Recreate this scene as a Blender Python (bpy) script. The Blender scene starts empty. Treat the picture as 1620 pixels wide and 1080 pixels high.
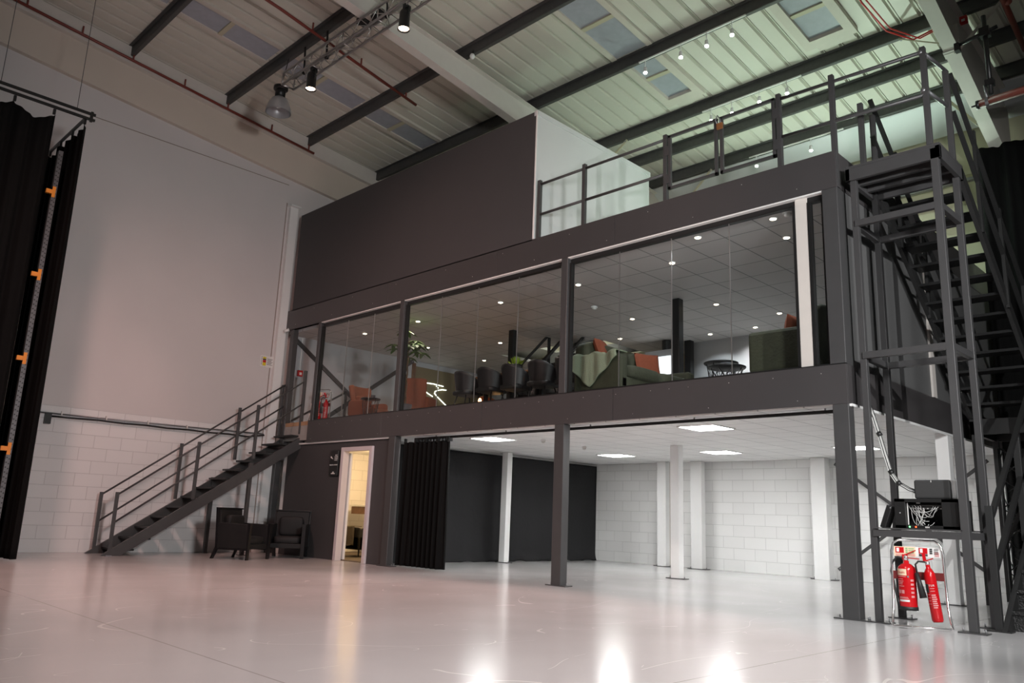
import bpy, math, random
from mathutils import Vector, Matrix
random.seed(7)
S = bpy.context.scene
COL = S.collection
PI = math.pi

# ------------------------------------------------------------------ camera
def cam_axes(yaw, pitch, roll):
    f = Vector((-math.sin(yaw)*math.cos(pitch), math.cos(yaw)*math.cos(pitch), math.sin(pitch)))
    r = Vector((math.cos(yaw), math.sin(yaw), 0)); u = r.cross(f)
    c, s = math.cos(roll), math.sin(roll)
    return (r*c + u*s), (u*c - r*s), f
R_, U_, F_ = cam_axes(0.788, 0.2185, 0.0389)
cd = bpy.data.cameras.new('camera'); cam = bpy.data.objects.new('camera', cd); COL.objects.link(cam)
m = Matrix(((R_.x, U_.x, -F_.x, 3.6302), (R_.y, U_.y, -F_.y, -9.0263), (R_.z, U_.z, -F_.z, 0.9284), (0, 0, 0, 1)))
cam.matrix_world = m
cd.sensor_width = 36; cd.lens = 1260.875*36/1620; cd.clip_start = .05; cd.clip_end = 200
S.camera = cam

# ------------------------------------------------------------------ world, exposure, room lights
w = bpy.data.worlds.new('world'); S.world = w; w.use_nodes = True
w.node_tree.nodes['Background'].inputs[0].default_value = (.75, .8, .85, 1)
w.node_tree.nodes['Background'].inputs[1].default_value = .035
S.view_settings.view_transform = 'Standard'; S.view_settings.look = 'None'
S.view_settings.gamma = 1; S.view_settings.use_curve_mapping = False
S.view_settings.exposure = 0.0

def spot(name, loc, to, watts, col, deg, blend=.3, size=.08):
    l = bpy.data.lights.new(name, 'SPOT'); l.energy = watts; l.color = col
    l.spot_size = math.radians(deg); l.spot_blend = blend; l.shadow_soft_size = size
    o = bpy.data.objects.new(name, l); COL.objects.link(o); o.location = loc
    d = Vector(to) - Vector(loc); o.rotation_euler = d.to_track_quat('-Z', 'Y').to_euler(); return o
def point(name, loc, watts, col, size=.04):
    l = bpy.data.lights.new(name, 'POINT'); l.energy = watts; l.color = col; l.shadow_soft_size = size
    o = bpy.data.objects.new(name, l); COL.objects.link(o); o.location = loc; return o

PINK = (1, .60, .53)
TRUSS_Y = -2.22
# stage spots hanging in the hall (the two seen in the picture and unseen ones added nearer the camera)
spot('stage_light', (-8.75, TRUSS_Y-.05, 8.70), (-9.2, -6.6, 0), 15000, PINK, 92, .25, .09)
spot('stage_light', (-5.93, TRUSS_Y-.05, 8.70), (-6.2, -6.6, 0), 8000, PINK, 92, .25, .09)
spot('stage_light', (-3.0, TRUSS_Y-.05, 8.70), (-3.4, -6.6, 0), 2100, PINK, 84, .35, .09)
spot('stage_light', (-4.5, -8.6, 8.6), (-9.5, -2.0, 0.5), 1500, PINK, 88, .9, .5)  # added pink fill for the left wall, no fixture
spot('stage_light', (-1.5, -10.5, 7.5), (-5.5, 0.0, 4), 1350, (1, .70, .62), 52, .7, .2)  # added pink fill for the mezzanine front, no fixture
# unseen neutral work lights added off to the right and overhead
spot('added_work_light', (5.6, -6.2, 3.7), (-7.0, -1.0, 1.6), 2300, (1, 1, 1), 100, .9, .5)
spot('added_work_light', (5.2, -3.2, 4.3), (0.2, 2.0, 2.6), 1200, (1, 1, 1), 85, .5, .03)
spot('added_work_light', (1.0, -6.5, 8.4), (1.2, -3.5, 0), 1100, (1, 1, 1), 70, .8, .12)
spot('added_void_lamp', (-9.6, 4.75, 5.75), (-9.8, 7.1, 6.0), 170, (1, .98, .85), 120, .5, .08)  # unseen lamp added to light the wall beyond the stair opening
# green-white track spots above the roof deck
TRACK = [(-4.257, 2.05, 9.2), (-3.486, 2.05, 9.2), (-2.956, 2.05, 9.2), (-2.464, 2.05, 9.2),
         (-2.485, 4.1, 9.0), (-3.049, 4.1, 9.03), (-3.634, 4.1, 9.0), (-4.1, 4.1, 9.0),
         (-4.228, 6.2, 8.8), (-2.991, 6.2, 8.78), (-2.522, 6.2, 8.78)]
for x, y, z in TRACK:
    spot('track_light', (x, y-.03, z-.12), (x*.4-.3, y*.6+1.6, 5.4), 75, (.78, 1, .86), 96, .5, .03)
# unseen uplights added on the deck to brighten the roof
spot('added_deck_uplight', (-1.6, 6.2, 5.75), (-1.9, 2.6, 9.5), 340, (.76, 1, .84), 125, .5, .05)
spot('added_deck_uplight', (-4.6, 5.4, 5.75), (-3.9, 2.8, 9.5), 150, (.74, 1, .80), 105, .5, .05)
DOWN = [(-11.33, 1.11), (-9.4, 1.11), (-11.31, 2.95), (-6.9, 1.1), (-9.45, 3.6), (-11.32, 4.85), (-4.98, 1.1),
        (-5.65, 3.58), (-6.92, 4.85), (-3.06, 1.09), (-3.77, 3.6), (-5.1, 5.6), (-2.14, .35), (-1.0, .35),
        (-1.19, 1.12), (-3.16, 4.85), (-4.05, 5.59)]
for x, y in DOWN:
    spot('down_light', (x, y, 4.90), (x, y, 0), 52 if x > -7 else 34, (.94, .98, 1) if x > -6 else (1, .84, .70), 130, .6, .04)
spot('back_wall_washer', (-4.2, 5.5, 4.8), (-4.2, 6.15, 3.6), 60, (1, .97, .93), 120, .6, .05)
point('dressing_room_lamp', (-11.2, 1.7, 2.05), 95, (1, .66, .32), .1)
point('amber_lamp', (-8.35, 2.6, 2.97), 6, (1, .5, .18), .04)

# ------------------------------------------------------------------ materials
def mat(name, col, rough=.6, metal=0., emit=None, estr=0., spec=.5, noise=0., nscale=6., bump=0., bscale=40.):
    m = bpy.data.materials.new(name); m.use_nodes = True; nt = m.node_tree; b = nt.nodes['Principled BSDF']
    b.inputs['Base Color'].default_value = (*col, 1); b.inputs['Roughness'].default_value = rough
    b.inputs['Metallic'].default_value = metal; b.inputs['Specular IOR Level'].default_value = spec
    if emit: b.inputs['Emission Color'].default_value = (*emit, 1); b.inputs['Emission Strength'].default_value = estr
    if noise or bump:
        tc = nt.nodes.new('ShaderNodeTexCoord')
    if noise:
        n = nt.nodes.new('ShaderNodeTexNoise'); n.inputs['Scale'].default_value = nscale; n.inputs['Detail'].default_value = 5
        nt.links.new(tc.outputs['Object'], n.inputs['Vector'])
        mx = nt.nodes.new('ShaderNodeMix'); mx.data_type = 'RGBA'
        mx.inputs[6].default_value = (*[c*(1-noise) for c in col], 1); mx.inputs[7].default_value = (*[min(1, c*(1+noise)) for c in col], 1)
        nt.links.new(n.outputs['Fac'], mx.inputs[0]); nt.links.new(mx.outputs[2], b.inputs['Base Color'])
    if bump:
        n2 = nt.nodes.new('ShaderNodeTexNoise'); n2.inputs['Scale'].default_value = bscale; n2.inputs['Detail'].default_value = 4
        nt.links.new(tc.outputs['Object'], n2.inputs['Vector'])
        bp = nt.nodes.new('ShaderNodeBump'); bp.inputs['Strength'].default_value = bump; bp.inputs['Distance'].default_value = .02
        nt.links.new(n2.outputs['Fac'], bp.inputs['Height']); nt.links.new(bp.outputs['Normal'], b.inputs['Normal'])
    return m
M = {}
M['steel'] = mat('grey_painted_steel', (.054, .053, .054), .42, noise=.12)
M['fascia'] = mat('grey_fascia_sheet', (.056, .052, .053), .36, noise=.06, nscale=3)
M['darkwall'] = mat('dark_grey_board', (.052, .050, .052), .75, noise=.05, nscale=2)
M['sidewall'] = mat('mid_grey_board', (.11, .11, .11), .6, noise=.05, nscale=2)
M['darksteel'] = mat('black_painted_steel', (.018, .018, .018), .5)
M['lounge_floor'] = mat('oak_vinyl_floor', (.36, .345, .33), .5, noise=.15)
M['purlin'] = mat('galvanised_purlin', (.085, .084, .082), .55, .2, noise=.2, nscale=12)
M['rafter'] = mat('white_painted_rafter', (.62, .58, .54), .55, noise=.05)
M['sheet'] = mat('white_roof_sheet', (.62, .60, .53), .45, noise=.05, nscale=1.2)
M['white'] = mat('white_paint', (.78, .78, .77), .5, noise=.03)
M['whitebox'] = mat('white_panel', (.58, .59, .60), .5, noise=.03, nscale=1.5)
M['cream'] = mat('cream_cladding', (.50, .47, .34), .6, noise=.05, nscale=1)
M['kerb'] = mat('beige_kerb', (.58, .54, .48), .6, noise=.06)
M['skylight'] = mat('dull_rooflight_sheet', (.36, .38, .43), .35, noise=.15, nscale=8)
M['redpipe'] = mat('red_oxide_pipe', (.18, .035, .025), .45)
M['black'] = mat('black_metal', (.012, .012, .012), .4)
M['blackcloth'] = mat('black_wool_curtain', (.006, .006, .006), .95, spec=.1, bump=.25, bscale=160)
M['blackcloth2'] = mat('black_backdrop_cloth', (.026, .026, .027), .95, spec=.12, bump=.5, bscale=9)
M['alu'] = mat('bare_aluminium', (.55, .53, .52), .35, .9)
M['chrome'] = mat('chrome', (.9, .88, .87), .2, .9)
M['rackgrey'] = mat('grey_rack_steel', (.13, .13, .135), .45, .4, noise=.3, nscale=12)
M['galv'] = mat('galvanised_steel', (.30, .30, .31), .42, .85, noise=.2, nscale=30)
M['orange'] = mat('orange_powder_coat', (.8, .27, .02), .5)
M['rust'] = mat('rusty_orange_velvet', (.20, .058, .024), .85, noise=.2, nscale=20, bump=.3, bscale=60)
M['green'] = mat('olive_green_velvet', (.036, .038, .020), .8, noise=.3, nscale=9, bump=.3, bscale=30)
M['throw'] = mat('pale_green_throw', (.22, .25, .17), .9, bump=.6, bscale=90)
M['cushion'] = mat('terracotta_cushion', (.19, .045, .018), .85, noise=.2, nscale=25)
M['blackvelvet'] = mat('black_velvet', (.006, .006, .0065), .7, noise=.4, nscale=7)
M['blackwood'] = mat('black_lacquered_wood', (.007, .007, .008), .35)
M['leather'] = mat('black_leather', (.012, .012, .013), .5, noise=.2, nscale=12)
M['wood'] = mat('brown_timber', (.20, .10, .05), .5, noise=.4, nscale=10)
M['deck'] = mat('pale_deck_board', (.62, .62, .58), .6)
M['ply'] = mat('raw_timber', (.42, .25, .14), .7, noise=.2, nscale=9)
M['red'] = mat('red_extinguisher_enamel', (.50, .006, .010), .22)
M['redplastic'] = mat('red_plastic', (.5, .01, .01), .4)
M['redplate'] = mat('worn_dark_red_plate', (.20, .03, .03), .3, .5, noise=.3)
M['rubber'] = mat('black_rubber', (.015, .015, .015), .5)
M['label'] = mat('white_label', (.72, .70, .68), .5)
M['pinklabel'] = mat('pale_red_print', (.62, .25, .25), .5)
M['cream_label'] = mat('cream_label', (.80, .60, .42), .5)
M['greenink'] = mat('green_print', (.25, .42, .2), .5)
M['yellow'] = mat('yellow_print', (.65, .52, .02), .5)
M['blackink'] = mat('black_print', (.03, .03, .03), .5)
M['carpet'] = mat('dark_carpet', (.10, .08, .065), .95, bump=.3, bscale=200)
M['leaf'] = mat('green_leaf', (.06, .13, .02), .6, noise=.3, nscale=20)
M['leaf2'] = mat('bright_green_leaf', (.22, .33, .03), .6, noise=.3, nscale=20)
M['pot'] = mat('dark_pot', (.06, .065, .075), .5)
M['bark'] = mat('bark', (.09, .06, .035), .9)
M['olive'] = mat('olive_feature_panel', (.20, .16, .085), .7)
M['mount'] = mat('off_white_plastic', (.62, .62, .6), .4)
M['brass'] = mat('brass_padlock', (.45, .2, .08), .4, .6)
M['carton'] = mat('grey_bell_reflector', (.55, .55, .57), .3, .6)
M['interior'] = mat('interior_grey_paint', (.48, .49, .51), .7, noise=.04)
M['led_strip'] = mat('white_led', (1, 1, 1), .5, emit=(.93, 1, .90), estr=3.2)
M['panel_light'] = mat('panel_light', (1, 1, 1), .5, emit=(1, 1, .985), estr=40)
M['down'] = mat('downlight_lens', (1, 1, 1), .5, emit=(1, .82, .6), estr=14)
M['track'] = mat('track_lamp_lens', (1, 1, 1), .5, emit=(.95, 1, .92), estr=30)
M['stage'] = mat('stage_lamp_lens', (1, 1, 1), .5, emit=(1, .72, .5), estr=14)
M['screen'] = mat('lit_screen', (1, 1, 1), .5, emit=(.95, .98, 1), estr=1.1)
M['amber'] = mat('amber_flame_lamp', (1, 1, 1), .5, emit=(1, .5, .15), estr=9)
M['led_green'] = mat('green_led', (0, 1, 0), .5, emit=(.15, 1, .25), estr=6)
M['led_red'] = mat('red_led', (1, 0, 0), .5, emit=(1, .08, .02), estr=6)
M['checker'] = mat('black_checker_plate', (.02, .02, .02), .35, .3, bump=.8, bscale=60)

def nodes_of(name):
    m = bpy.data.materials.new(name); m.use_nodes = True; nt = m.node_tree
    return m, nt, nt.nodes['Principled BSDF']
def N(nt, t, **k):
    n = nt.nodes.new(t)
    for a, v in k.items(): setattr(n, a, v)
    return n
def mathn(nt, op, a, b=None, c=None):
    n = N(nt, 'ShaderNodeMath', operation=op)
    for i, v in enumerate((a, b, c)):
        if v is None: continue
        if hasattr(v, 'links') or hasattr(v, 'is_linked'): nt.links.new(v, n.inputs[i])
        else: n.inputs[i].default_value = v
    return n.outputs[0]
def grid_mat(name, axes, bw, rh, offset, col, mortar, ms, rough, zlim=None, upper=None, bump=.5, shift=(0, 0)):
    """blocks, or ceiling tiles; axes picks the two world axes the pattern runs along"""
    m, nt, b = nodes_of(name)
    g = N(nt, 'ShaderNodeNewGeometry'); sx = N(nt, 'ShaderNodeSeparateXYZ'); nt.links.new(g.outputs['Position'], sx.inputs[0])
    cb = N(nt, 'ShaderNodeCombineXYZ')
    nt.links.new(mathn(nt, 'ADD', sx.outputs[axes[0]], shift[0]+60*bw), cb.inputs[0])
    nt.links.new(mathn(nt, 'ADD', sx.outputs[axes[1]], shift[1]+(60*rh if axes[1] != 2 else 0)), cb.inputs[1])
    br = N(nt, 'ShaderNodeTexBrick'); br.offset = offset; br.squash = 1
    nt.links.new(cb.outputs[0], br.inputs['Vector'])
    br.inputs['Scale'].default_value = 1; br.inputs['Brick Width'].default_value = bw; br.inputs['Row Height'].default_value = rh
    br.inputs['Mortar Size'].default_value = ms; br.inputs['Mortar Smooth'].default_value = .3; br.inputs['Bias'].default_value = 0
    br.inputs['Color1'].default_value = (*col, 1); br.inputs['Color2'].default_value = (*[c*.955 for c in col], 1)
    br.inputs['Mortar'].default_value = (*mortar, 1)
    n2 = N(nt, 'ShaderNodeTexNoise'); n2.inputs['Scale'].default_value = 30; n2.inputs['Detail'].default_value = 5
    nt.links.new(g.outputs['Position'], n2.inputs['Vector'])
    hgt = mathn(nt, 'ADD', mathn(nt, 'MULTIPLY', br.outputs['Fac'], -1.0), mathn(nt, 'MULTIPLY', n2.outputs['Fac'], .25))
    out = br.outputs['Color']
    if zlim:
        k = mathn(nt, 'LESS_THAN', sx.outputs[2], zlim)
        mx = N(nt, 'ShaderNodeMix', data_type='RGBA'); nt.links.new(k, mx.inputs[0])
        n3 = N(nt, 'ShaderNodeTexNoise'); n3.inputs['Scale'].default_value = .7; n3.inputs['Detail'].default_value = 4
        nt.links.new(g.outputs['Position'], n3.inputs['Vector'])
        mu = N(nt, 'ShaderNodeMix', data_type='RGBA'); nt.links.new(n3.outputs['Fac'], mu.inputs[0])
        mu.inputs[6].default_value = (*[c*.93 for c in upper], 1); mu.inputs[7].default_value = (*[c*1.05 for c in upper], 1)
        nt.links.new(mu.outputs[2], mx.inputs[6]); nt.links.new(out, mx.inputs[7]); out = mx.outputs[2]
        hgt = mathn(nt, 'MULTIPLY', hgt, k)
    nt.links.new(out, b.inputs['Base Color']); b.inputs['Roughness'].default_value = rough
    bp = N(nt, 'ShaderNodeBump'); bp.inputs['Strength'].default_value = bump; bp.inputs['Distance'].default_value = .008
    nt.links.new(hgt, bp.inputs['Height']); nt.links.new(bp.outputs[0], b.inputs['Normal'])
    return m
M['wall_left'] = grid_mat('painted_block_and_board_side', (1, 2), .50, .243, .5, (.74, .73, .73), (.55, .54, .54), .006, .55, 2.68, (.62, .59, .585))
M['wall_back'] = grid_mat('painted_block_and_board_back', (0, 2), .50, .243, .5, (.80, .80, .79), (.60, .60, .59), .006, .55, 2.75, (.50, .47, .34))
M['tile'] = grid_mat('white_ceiling_tiles', (0, 1), .60, .60, 0, (.80, .80, .79), (.42, .42, .42), .011, .6, bump=.3)
M['tile2'] = grid_mat('grey_ceiling_tiles', (0, 1), .62, .62, 0, (.58, .565, .56), (.20, .20, .20), .010, .6, bump=.3)

# floor: grey resin with worn scratches and saw-cut joints
m, nt, b = nodes_of('grey_resin_floor')
g = N(nt, 'ShaderNodeNewGeometry'); sx = N(nt, 'ShaderNodeSeparateXYZ'); nt.links.new(g.outputs['Position'], sx.inputs[0])
n1 = N(nt, 'ShaderNodeTexNoise'); n1.inputs['Scale'].default_value = .55; n1.inputs['Detail'].default_value = 5; n1.inputs['Roughness'].default_value = .55
nt.links.new(g.outputs['Position'], n1.inputs['Vector'])
base = N(nt, 'ShaderNodeMix', data_type='RGBA'); nt.links.new(n1.outputs['Fac'], base.inputs[0])
base.inputs[6].default_value = (.42, .415, .415, 1); base.inputs[7].default_value = (.55, .545, .545, 1)
def ridge(scale, th, dist, seed, gate, gs):
    n = N(nt, 'ShaderNodeTexNoise'); n.inputs['Scale'].default_value = scale; n.inputs['Detail'].default_value = 1.2
    n.inputs['Distortion'].default_value = dist
    mp = N(nt, 'ShaderNodeMapping'); mp.inputs['Location'].default_value = (seed, seed*1.7, 0); mp.inputs['Rotation'].default_value = (0, 0, seed)
    mp.inputs['Scale'].default_value = (1, .45, 1)
    nt.links.new(g.outputs['Position'], mp.inputs[0]); nt.links.new(mp.outputs[0], n.inputs['Vector'])
    a = mathn(nt, 'LESS_THAN', mathn(nt, 'ABSOLUTE', mathn(nt, 'SUBTRACT', n.outputs['Fac'], .5)), th)
    n2 = N(nt, 'ShaderNodeTexNoise'); n2.inputs['Scale'].default_value = gs; n2.inputs['Detail'].default_value = 2
    nt.links.new(mp.outputs[0], n2.inputs['Vector'])
    return mathn(nt, 'MULTIPLY', a, mathn(nt, 'GREATER_THAN', n2.outputs['Fac'], gate))
scr = mathn(nt, 'MAXIMUM', ridge(1.3, .0018, .6, 3.1, .57, 2.2), mathn(nt, 'MAXIMUM', ridge(3.2, .003, .8, 7.7, .63, 3.), ridge(.6, .0009, .3, 1.3, .52, 1.1)))
def line(sock, v, wd): return mathn(nt, 'LESS_THAN', mathn(nt, 'ABSOLUTE', mathn(nt, 'SUBTRACT', sock, v)), wd)
jn = mathn(nt, 'MAXIMUM', line(sx.outputs[1], -6.55, .006), mathn(nt, 'MAXIMUM', line(sx.outputs[0], .74, .006), mathn(nt, 'MAXIMUM', line(sx.outputs[0], -5.6, .004), line(sx.outputs[0], -5.6, .004))))
c1 = N(nt, 'ShaderNodeMix', data_type='RGBA'); nt.links.new(mathn(nt, 'MULTIPLY', scr, .5), c1.inputs[0]); nt.links.new(base.outputs[2], c1.inputs[6]); c1.inputs[7].default_value = (.82, .80, .79, 1)
c2 = N(nt, 'ShaderNodeMix', data_type='RGBA'); nt.links.new(mathn(nt, 'MULTIPLY', jn, .6), c2.inputs[0]); nt.links.new(c1.outputs[2], c2.inputs[6]); c2.inputs[7].default_value = (.22, .20, .19, 1)
nt.links.new(c2.outputs[2], b.inputs['Base Color'])
n4 = N(nt, 'ShaderNodeTexNoise'); n4.inputs['Scale'].default_value = 1.0; n4.inputs['Detail'].default_value = 1
nt.links.new(g.outputs['Position'], n4.inputs['Vector'])
mr = N(nt, 'ShaderNodeMapRange'); nt.links.new(n4.outputs['Fac'], mr.inputs[0]); mr.inputs[1].default_value = .3; mr.inputs[2].default_value = .7; mr.inputs[3].default_value = .16; mr.inputs[4].default_value = .19
nt.links.new(mr.outputs[0], b.inputs['Roughness']); b.inputs['Specular IOR Level'].default_value = .65
n5 = N(nt, 'ShaderNodeTexNoise'); n5.inputs['Scale'].default_value = 14; n5.inputs['Detail'].default_value = 3
nt.links.new(g.outputs['Position'], n5.inputs['Vector'])
bp = N(nt, 'ShaderNodeBump'); bp.inputs['Strength'].default_value = .04; bp.inputs['Distance'].default_value = .002
M['floor'] = m

# clear glazing
m = bpy.data.materials.new('clear_glazing'); m.use_nodes = True; nt = m.node_tree; nt.nodes.remove(nt.nodes['Principled BSDF'])
out = nt.nodes['Material Output']; tr = N(nt, 'ShaderNodeBsdfTransparent'); gl = N(nt, 'ShaderNodeBsdfGlossy'); gl.inputs['Roughness'].default_value = .01
tr.inputs[0].default_value = (.93, .95, .95, 1)
lw = N(nt, 'ShaderNodeLayerWeight'); gg = N(nt, 'ShaderNodeNewGeometry')
fz = mathn(nt, 'ADD', mathn(nt, 'MULTIPLY', mathn(nt, 'POWER', lw.outputs['Facing'], 4.5), .9), .045)
fz = mathn(nt, 'MULTIPLY', fz, mathn(nt, 'SUBTRACT', 1.0, gg.outputs['Backfacing']))
mx = N(nt, 'ShaderNodeMixShader'); nt.links.new(fz, mx.inputs[0]); nt.links.new(tr.outputs[0], mx.inputs[1]); nt.links.new(gl.outputs[0], mx.inputs[2])
nt.links.new(mx.outputs[0], out.inputs[0]); M['glass'] = m

# ------------------------------------------------------------------ mesh helpers
def V(*a): return Vector(a)
class MB:
    def __init__(s, smooth=False): s.v = []; s.f = []; s.smooth = smooth; s.fs = []
    def add(s, vs, fs, sm=None):
        o = len(s.v); s.v += [Vector(p) for p in vs]; s.f += [tuple(i+o for i in f) for f in fs]
        s.fs += [s.smooth if sm is None else sm]*len(fs); return s
    def box(s, x0, x1, y0, y1, z0, z1):
        return s.add([(x0, y0, z0), (x1, y0, z0), (x1, y1, z0), (x0, y1, z0), (x0, y0, z1), (x1, y0, z1), (x1, y1, z1), (x0, y1, z1)],
                     [(0, 3, 2, 1), (4, 5, 6, 7), (0, 1, 5, 4), (1, 2, 6, 5), (2, 3, 7, 6), (3, 0, 4, 7)])
    def bar(s, p, q, w, h, up=(0, 0, 1)):
        p, q = Vector(p), Vector(q); d = (q-p).normalized(); u = Vector(up)
        if abs(d.dot(u)) > .98: u = Vector((0, 1, 0))
        a = d.cross(u).normalized(); u = a.cross(d).normalized(); a *= w/2; u *= h/2
        return s.add([p-a-u, p+a-u, p+a+u, p-a+u, q-a-u, q+a-u, q+a+u, q-a+u],
                     [(0, 1, 2, 3), (7, 6, 5, 4), (0, 4, 5, 1), (1, 5, 6, 2), (2, 6, 7, 3), (3, 7, 4, 0)])
    def tube(s, pts, r, n=10, caps=True):
        pts = [Vector(p) for p in pts]; rs = r if isinstance(r, (list, tuple)) else [r]*len(pts)
        vs = []; fs = []; prev = None
        for i, p in enumerate(pts):
            d = (pts[min(i+1, len(pts)-1)] - pts[max(i-1, 0)]).normalized()
            if prev is None: a = d.orthogonal().normalized()
            else: a = (prev - d*prev.dot(d)).normalized()
            prev = a; b_ = d.cross(a)
            for k in range(n):
                t = 2*PI*k/n; vs.append(p + (a*math.cos(t)+b_*math.sin(t))*rs[i])
        for i in range(len(pts)-1):
            for k in range(n):
                fs.append((i*n+k, i*n+(k+1) % n, (i+1)*n+(k+1) % n, (i+1)*n+k))
        s.add(vs, fs, True)
        if caps: s.add([], [], True); o = len(s.v)-len(vs); s.f += [tuple(o+k for k in range(n))[::-1], tuple(o+(len(pts)-1)*n+k for k in range(n))]; s.fs += [False, False]
        return s
    def lathe(s, prof, c=(0, 0, 0), n=20, axis=None):
        """prof: list of (radius, height)"""
        c = Vector(c); ax = Vector(axis).normalized() if axis else Vector((0, 0, 1)); a = ax.orthogonal().normalized(); b_ = ax.cross(a)
        vs = [c + ax*h + (a*math.cos(2*PI*k/n)+b_*math.sin(2*PI*k/n))*max(r, 1e-4) for r, h in prof for k in range(n)]
        fs = [(i*n+k, i*n+(k+1) % n, (i+1)*n+(k+1) % n, (i+1)*n+k) for i in range(len(prof)-1) for k in range(n)]
        return s.add(vs, fs, True)
    def prism(s, pts, axis, a0, a1):
        """pts 2-D outline in the plane across 'axis'"""
        def mk(u, v, a): return {'x': (a, u, v), 'y': (u, a, v), 'z': (u, v, a)}[axis]
        n = len(pts); vs = [mk(u, v, a0) for u, v in pts]+[mk(u, v, a1) for u, v in pts]
        fs = [tuple(range(n)), tuple(range(2*n-1, n-1, -1))]+[(i, i+n, (i+1) % n+n, (i+1) % n) for i in range(n)]
        return s.add(vs, fs)
    def grid(s, fn, nu, nv, sm=True):
        vs = [fn(i/nu, j/nv) for j in range(nv+1) for i in range(nu+1)]
        fs = [(j*(nu+1)+i, j*(nu+1)+i+1, (j+1)*(nu+1)+i+1, (j+1)*(nu+1)+i) for j in range(nv) for i in range(nu)]
        return s.add(vs, fs, sm)
    def sphere(s, c, rx, ry=None, rz=None, n=14, m=9, e=1.):
        ry = ry or rx; rz = rz or rx; c = Vector(c)
        def sp(v, k): return math.copysign(abs(v)**k, v)
        vs = []
        for j in range(m+1):
            ph = -PI/2+PI*j/m
            for k in range(n):
                t = 2*PI*k/n
                vs.append(c+Vector((rx*sp(math.cos(ph), e)*sp(math.cos(t), e), ry*sp(math.cos(ph), e)*sp(math.sin(t), e), rz*sp(math.sin(ph), e))))
        fs = [(j*n+k, j*n+(k+1) % n, (j+1)*n+(k+1) % n, (j+1)*n+k) for j in range(m) for k in range(n)]
        return s.add(vs, fs, True)
    def rbox(s, x0, x1, y0, y1, z0, z1, e=.35, n=20, m=12):
        """soft, cushion-like box"""
        return s.sphere(((x0+x1)/2, (y0+y1)/2, (z0+z1)/2), (x1-x0)/2, (y1-y0)/2, (z1-z0)/2, n, m, e)
    def xform(s, mtx):
        s.v = [mtx @ p for p in s.v]; return s
    def build(s, name, ma, parent=None, bevel=0, origin=None):
        me = bpy.data.meshes.new(name)
        if parent is None:
            xs = [p.x for p in s.v]; ys = [p.y for p in s.v]; zs = [p.z for p in s.v]
            o3 = Vector(origin) if origin else Vector(((min(xs)+max(xs))/2, (min(ys)+max(ys))/2, min(zs)))
        else:
            o3 = Vector(parent.get('_o', (0, 0, 0)))
        me.from_pydata([tuple(p-o3) for p in s.v], [], s.f); me.validate()
        me.polygons.foreach_set('use_smooth', s.fs[:len(me.polygons)] if len(s.fs) == len(me.polygons) else [s.smooth]*len(me.polygons))
        me.materials.append(M[ma] if isinstance(ma, str) else ma); me.update()
        o = bpy.data.objects.new(name, me); COL.objects.link(o)
        if parent is None: o.location = o3
        else: o.parent = parent
        o['_o'] = tuple(o3)
        if bevel:
            bm = o.modifiers.new('bevel', 'BEVEL'); bm.width = bevel; bm.segments = 2; bm.limit_method = 'ANGLE'
        return o
def tag(o, label=None, cat=None, group=None, kind=None):
    if label: o['label'] = label
    if cat: o['category'] = cat
    if group: o['group'] = group
    if kind: o['kind'] = kind
    return o
def thing(name, loc, label, cat, group=None, kind=None):
    """Empty at the base; its parts are given in world coordinates"""
    o = bpy.data.objects.new(name, None); COL.objects.link(o); o.location = loc; o.empty_display_size = .1
    o['_o'] = tuple(loc); return tag(o, label, cat, group, kind)
def structure(o, label, cat): return tag(o, label, cat, None, 'structure')
def copy_tree(o, parent=None):
    c = o.copy(); COL.objects.link(c)
    if parent is not None: c.parent = parent
    for ch in list(o.children): copy_tree(ch, c)
    return c
def text(s_, size, parent, mtx, ma, name='lettering', ext=.0008, align='CENTER'):
    cu = bpy.data.curves.new('t', 'FONT'); cu.body = s_; cu.size = size; cu.extrude = ext; cu.align_x = align; cu.align_y = 'CENTER'; cu.resolution_u = 3
    o = bpy.data.objects.new('t', cu); COL.objects.link(o); dg = bpy.context.evaluated_depsgraph_get(); dg.update()
    me = bpy.data.meshes.new_from_object(o.evaluated_get(dg)); bpy.data.objects.remove(o)
    o3 = Vector(parent['_o']); me.transform(Matrix.Translation(-o3) @ mtx); me.materials.clear(); me.materials.append(M[ma])
    ob = bpy.data.objects.new(name, me); COL.objects.link(ob); ob.parent = parent; ob['_o'] = tuple(o3); return ob
def face_front(x, y, z):   # text plane facing -Y, upright
    return Matrix.Translation((x, y, z)) @ Matrix.Rotation(PI/2, 4, 'X')
def plate(mb, x, y, sx_, sy_, z=.0, t=.012):
    mb.box(x-sx_/2, x+sx_/2, y-sy_/2, y+sy_/2, z, z+t); return mb

H1, H2, H3, H4 = 2.35, 2.81, 4.985, 5.455
XL = -13.0
def roofz(y): return 9.62 - .1*y          # underside of purlins
# ------------------------------------------------------------------ setting: floor, walls, roof
structure(MB().box(XL-.2, 9, -13, 7.3, -.2, 0).build('floor', 'floor'), 'glossy grey resin floor with scratches across the whole hall', 'floor')
structure(MB().prism([(-13, 0), (7.3, 0), (7.3, roofz(7.3)+.25), (-13, roofz(-13)+.25)], 'x', XL-.2, XL).build('wall_left', 'wall_left'),
          'tall left wall, white painted blocks below and smooth boards above', 'wall')
structure(MB().box(XL, 9, 7.1, 7.3, 0, 9.0).build('wall_back', 'wall_back'), 'rear wall, white blocks below the mezzanine and cream boards under the eaves', 'wall')
mb = MB(); per = 1/3; prof = []
x = XL
while x < 9:
    prof += [(x, 0), (x+.235, 0), (x+.255, .055), (x+.275, .055), (x+.29, 0), (x+.303, 0), (x+.305, .03), (x+.316, .03), (x+.318, 0)]; x += per
vs = []; ya, yb = -11, 7.2
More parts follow.
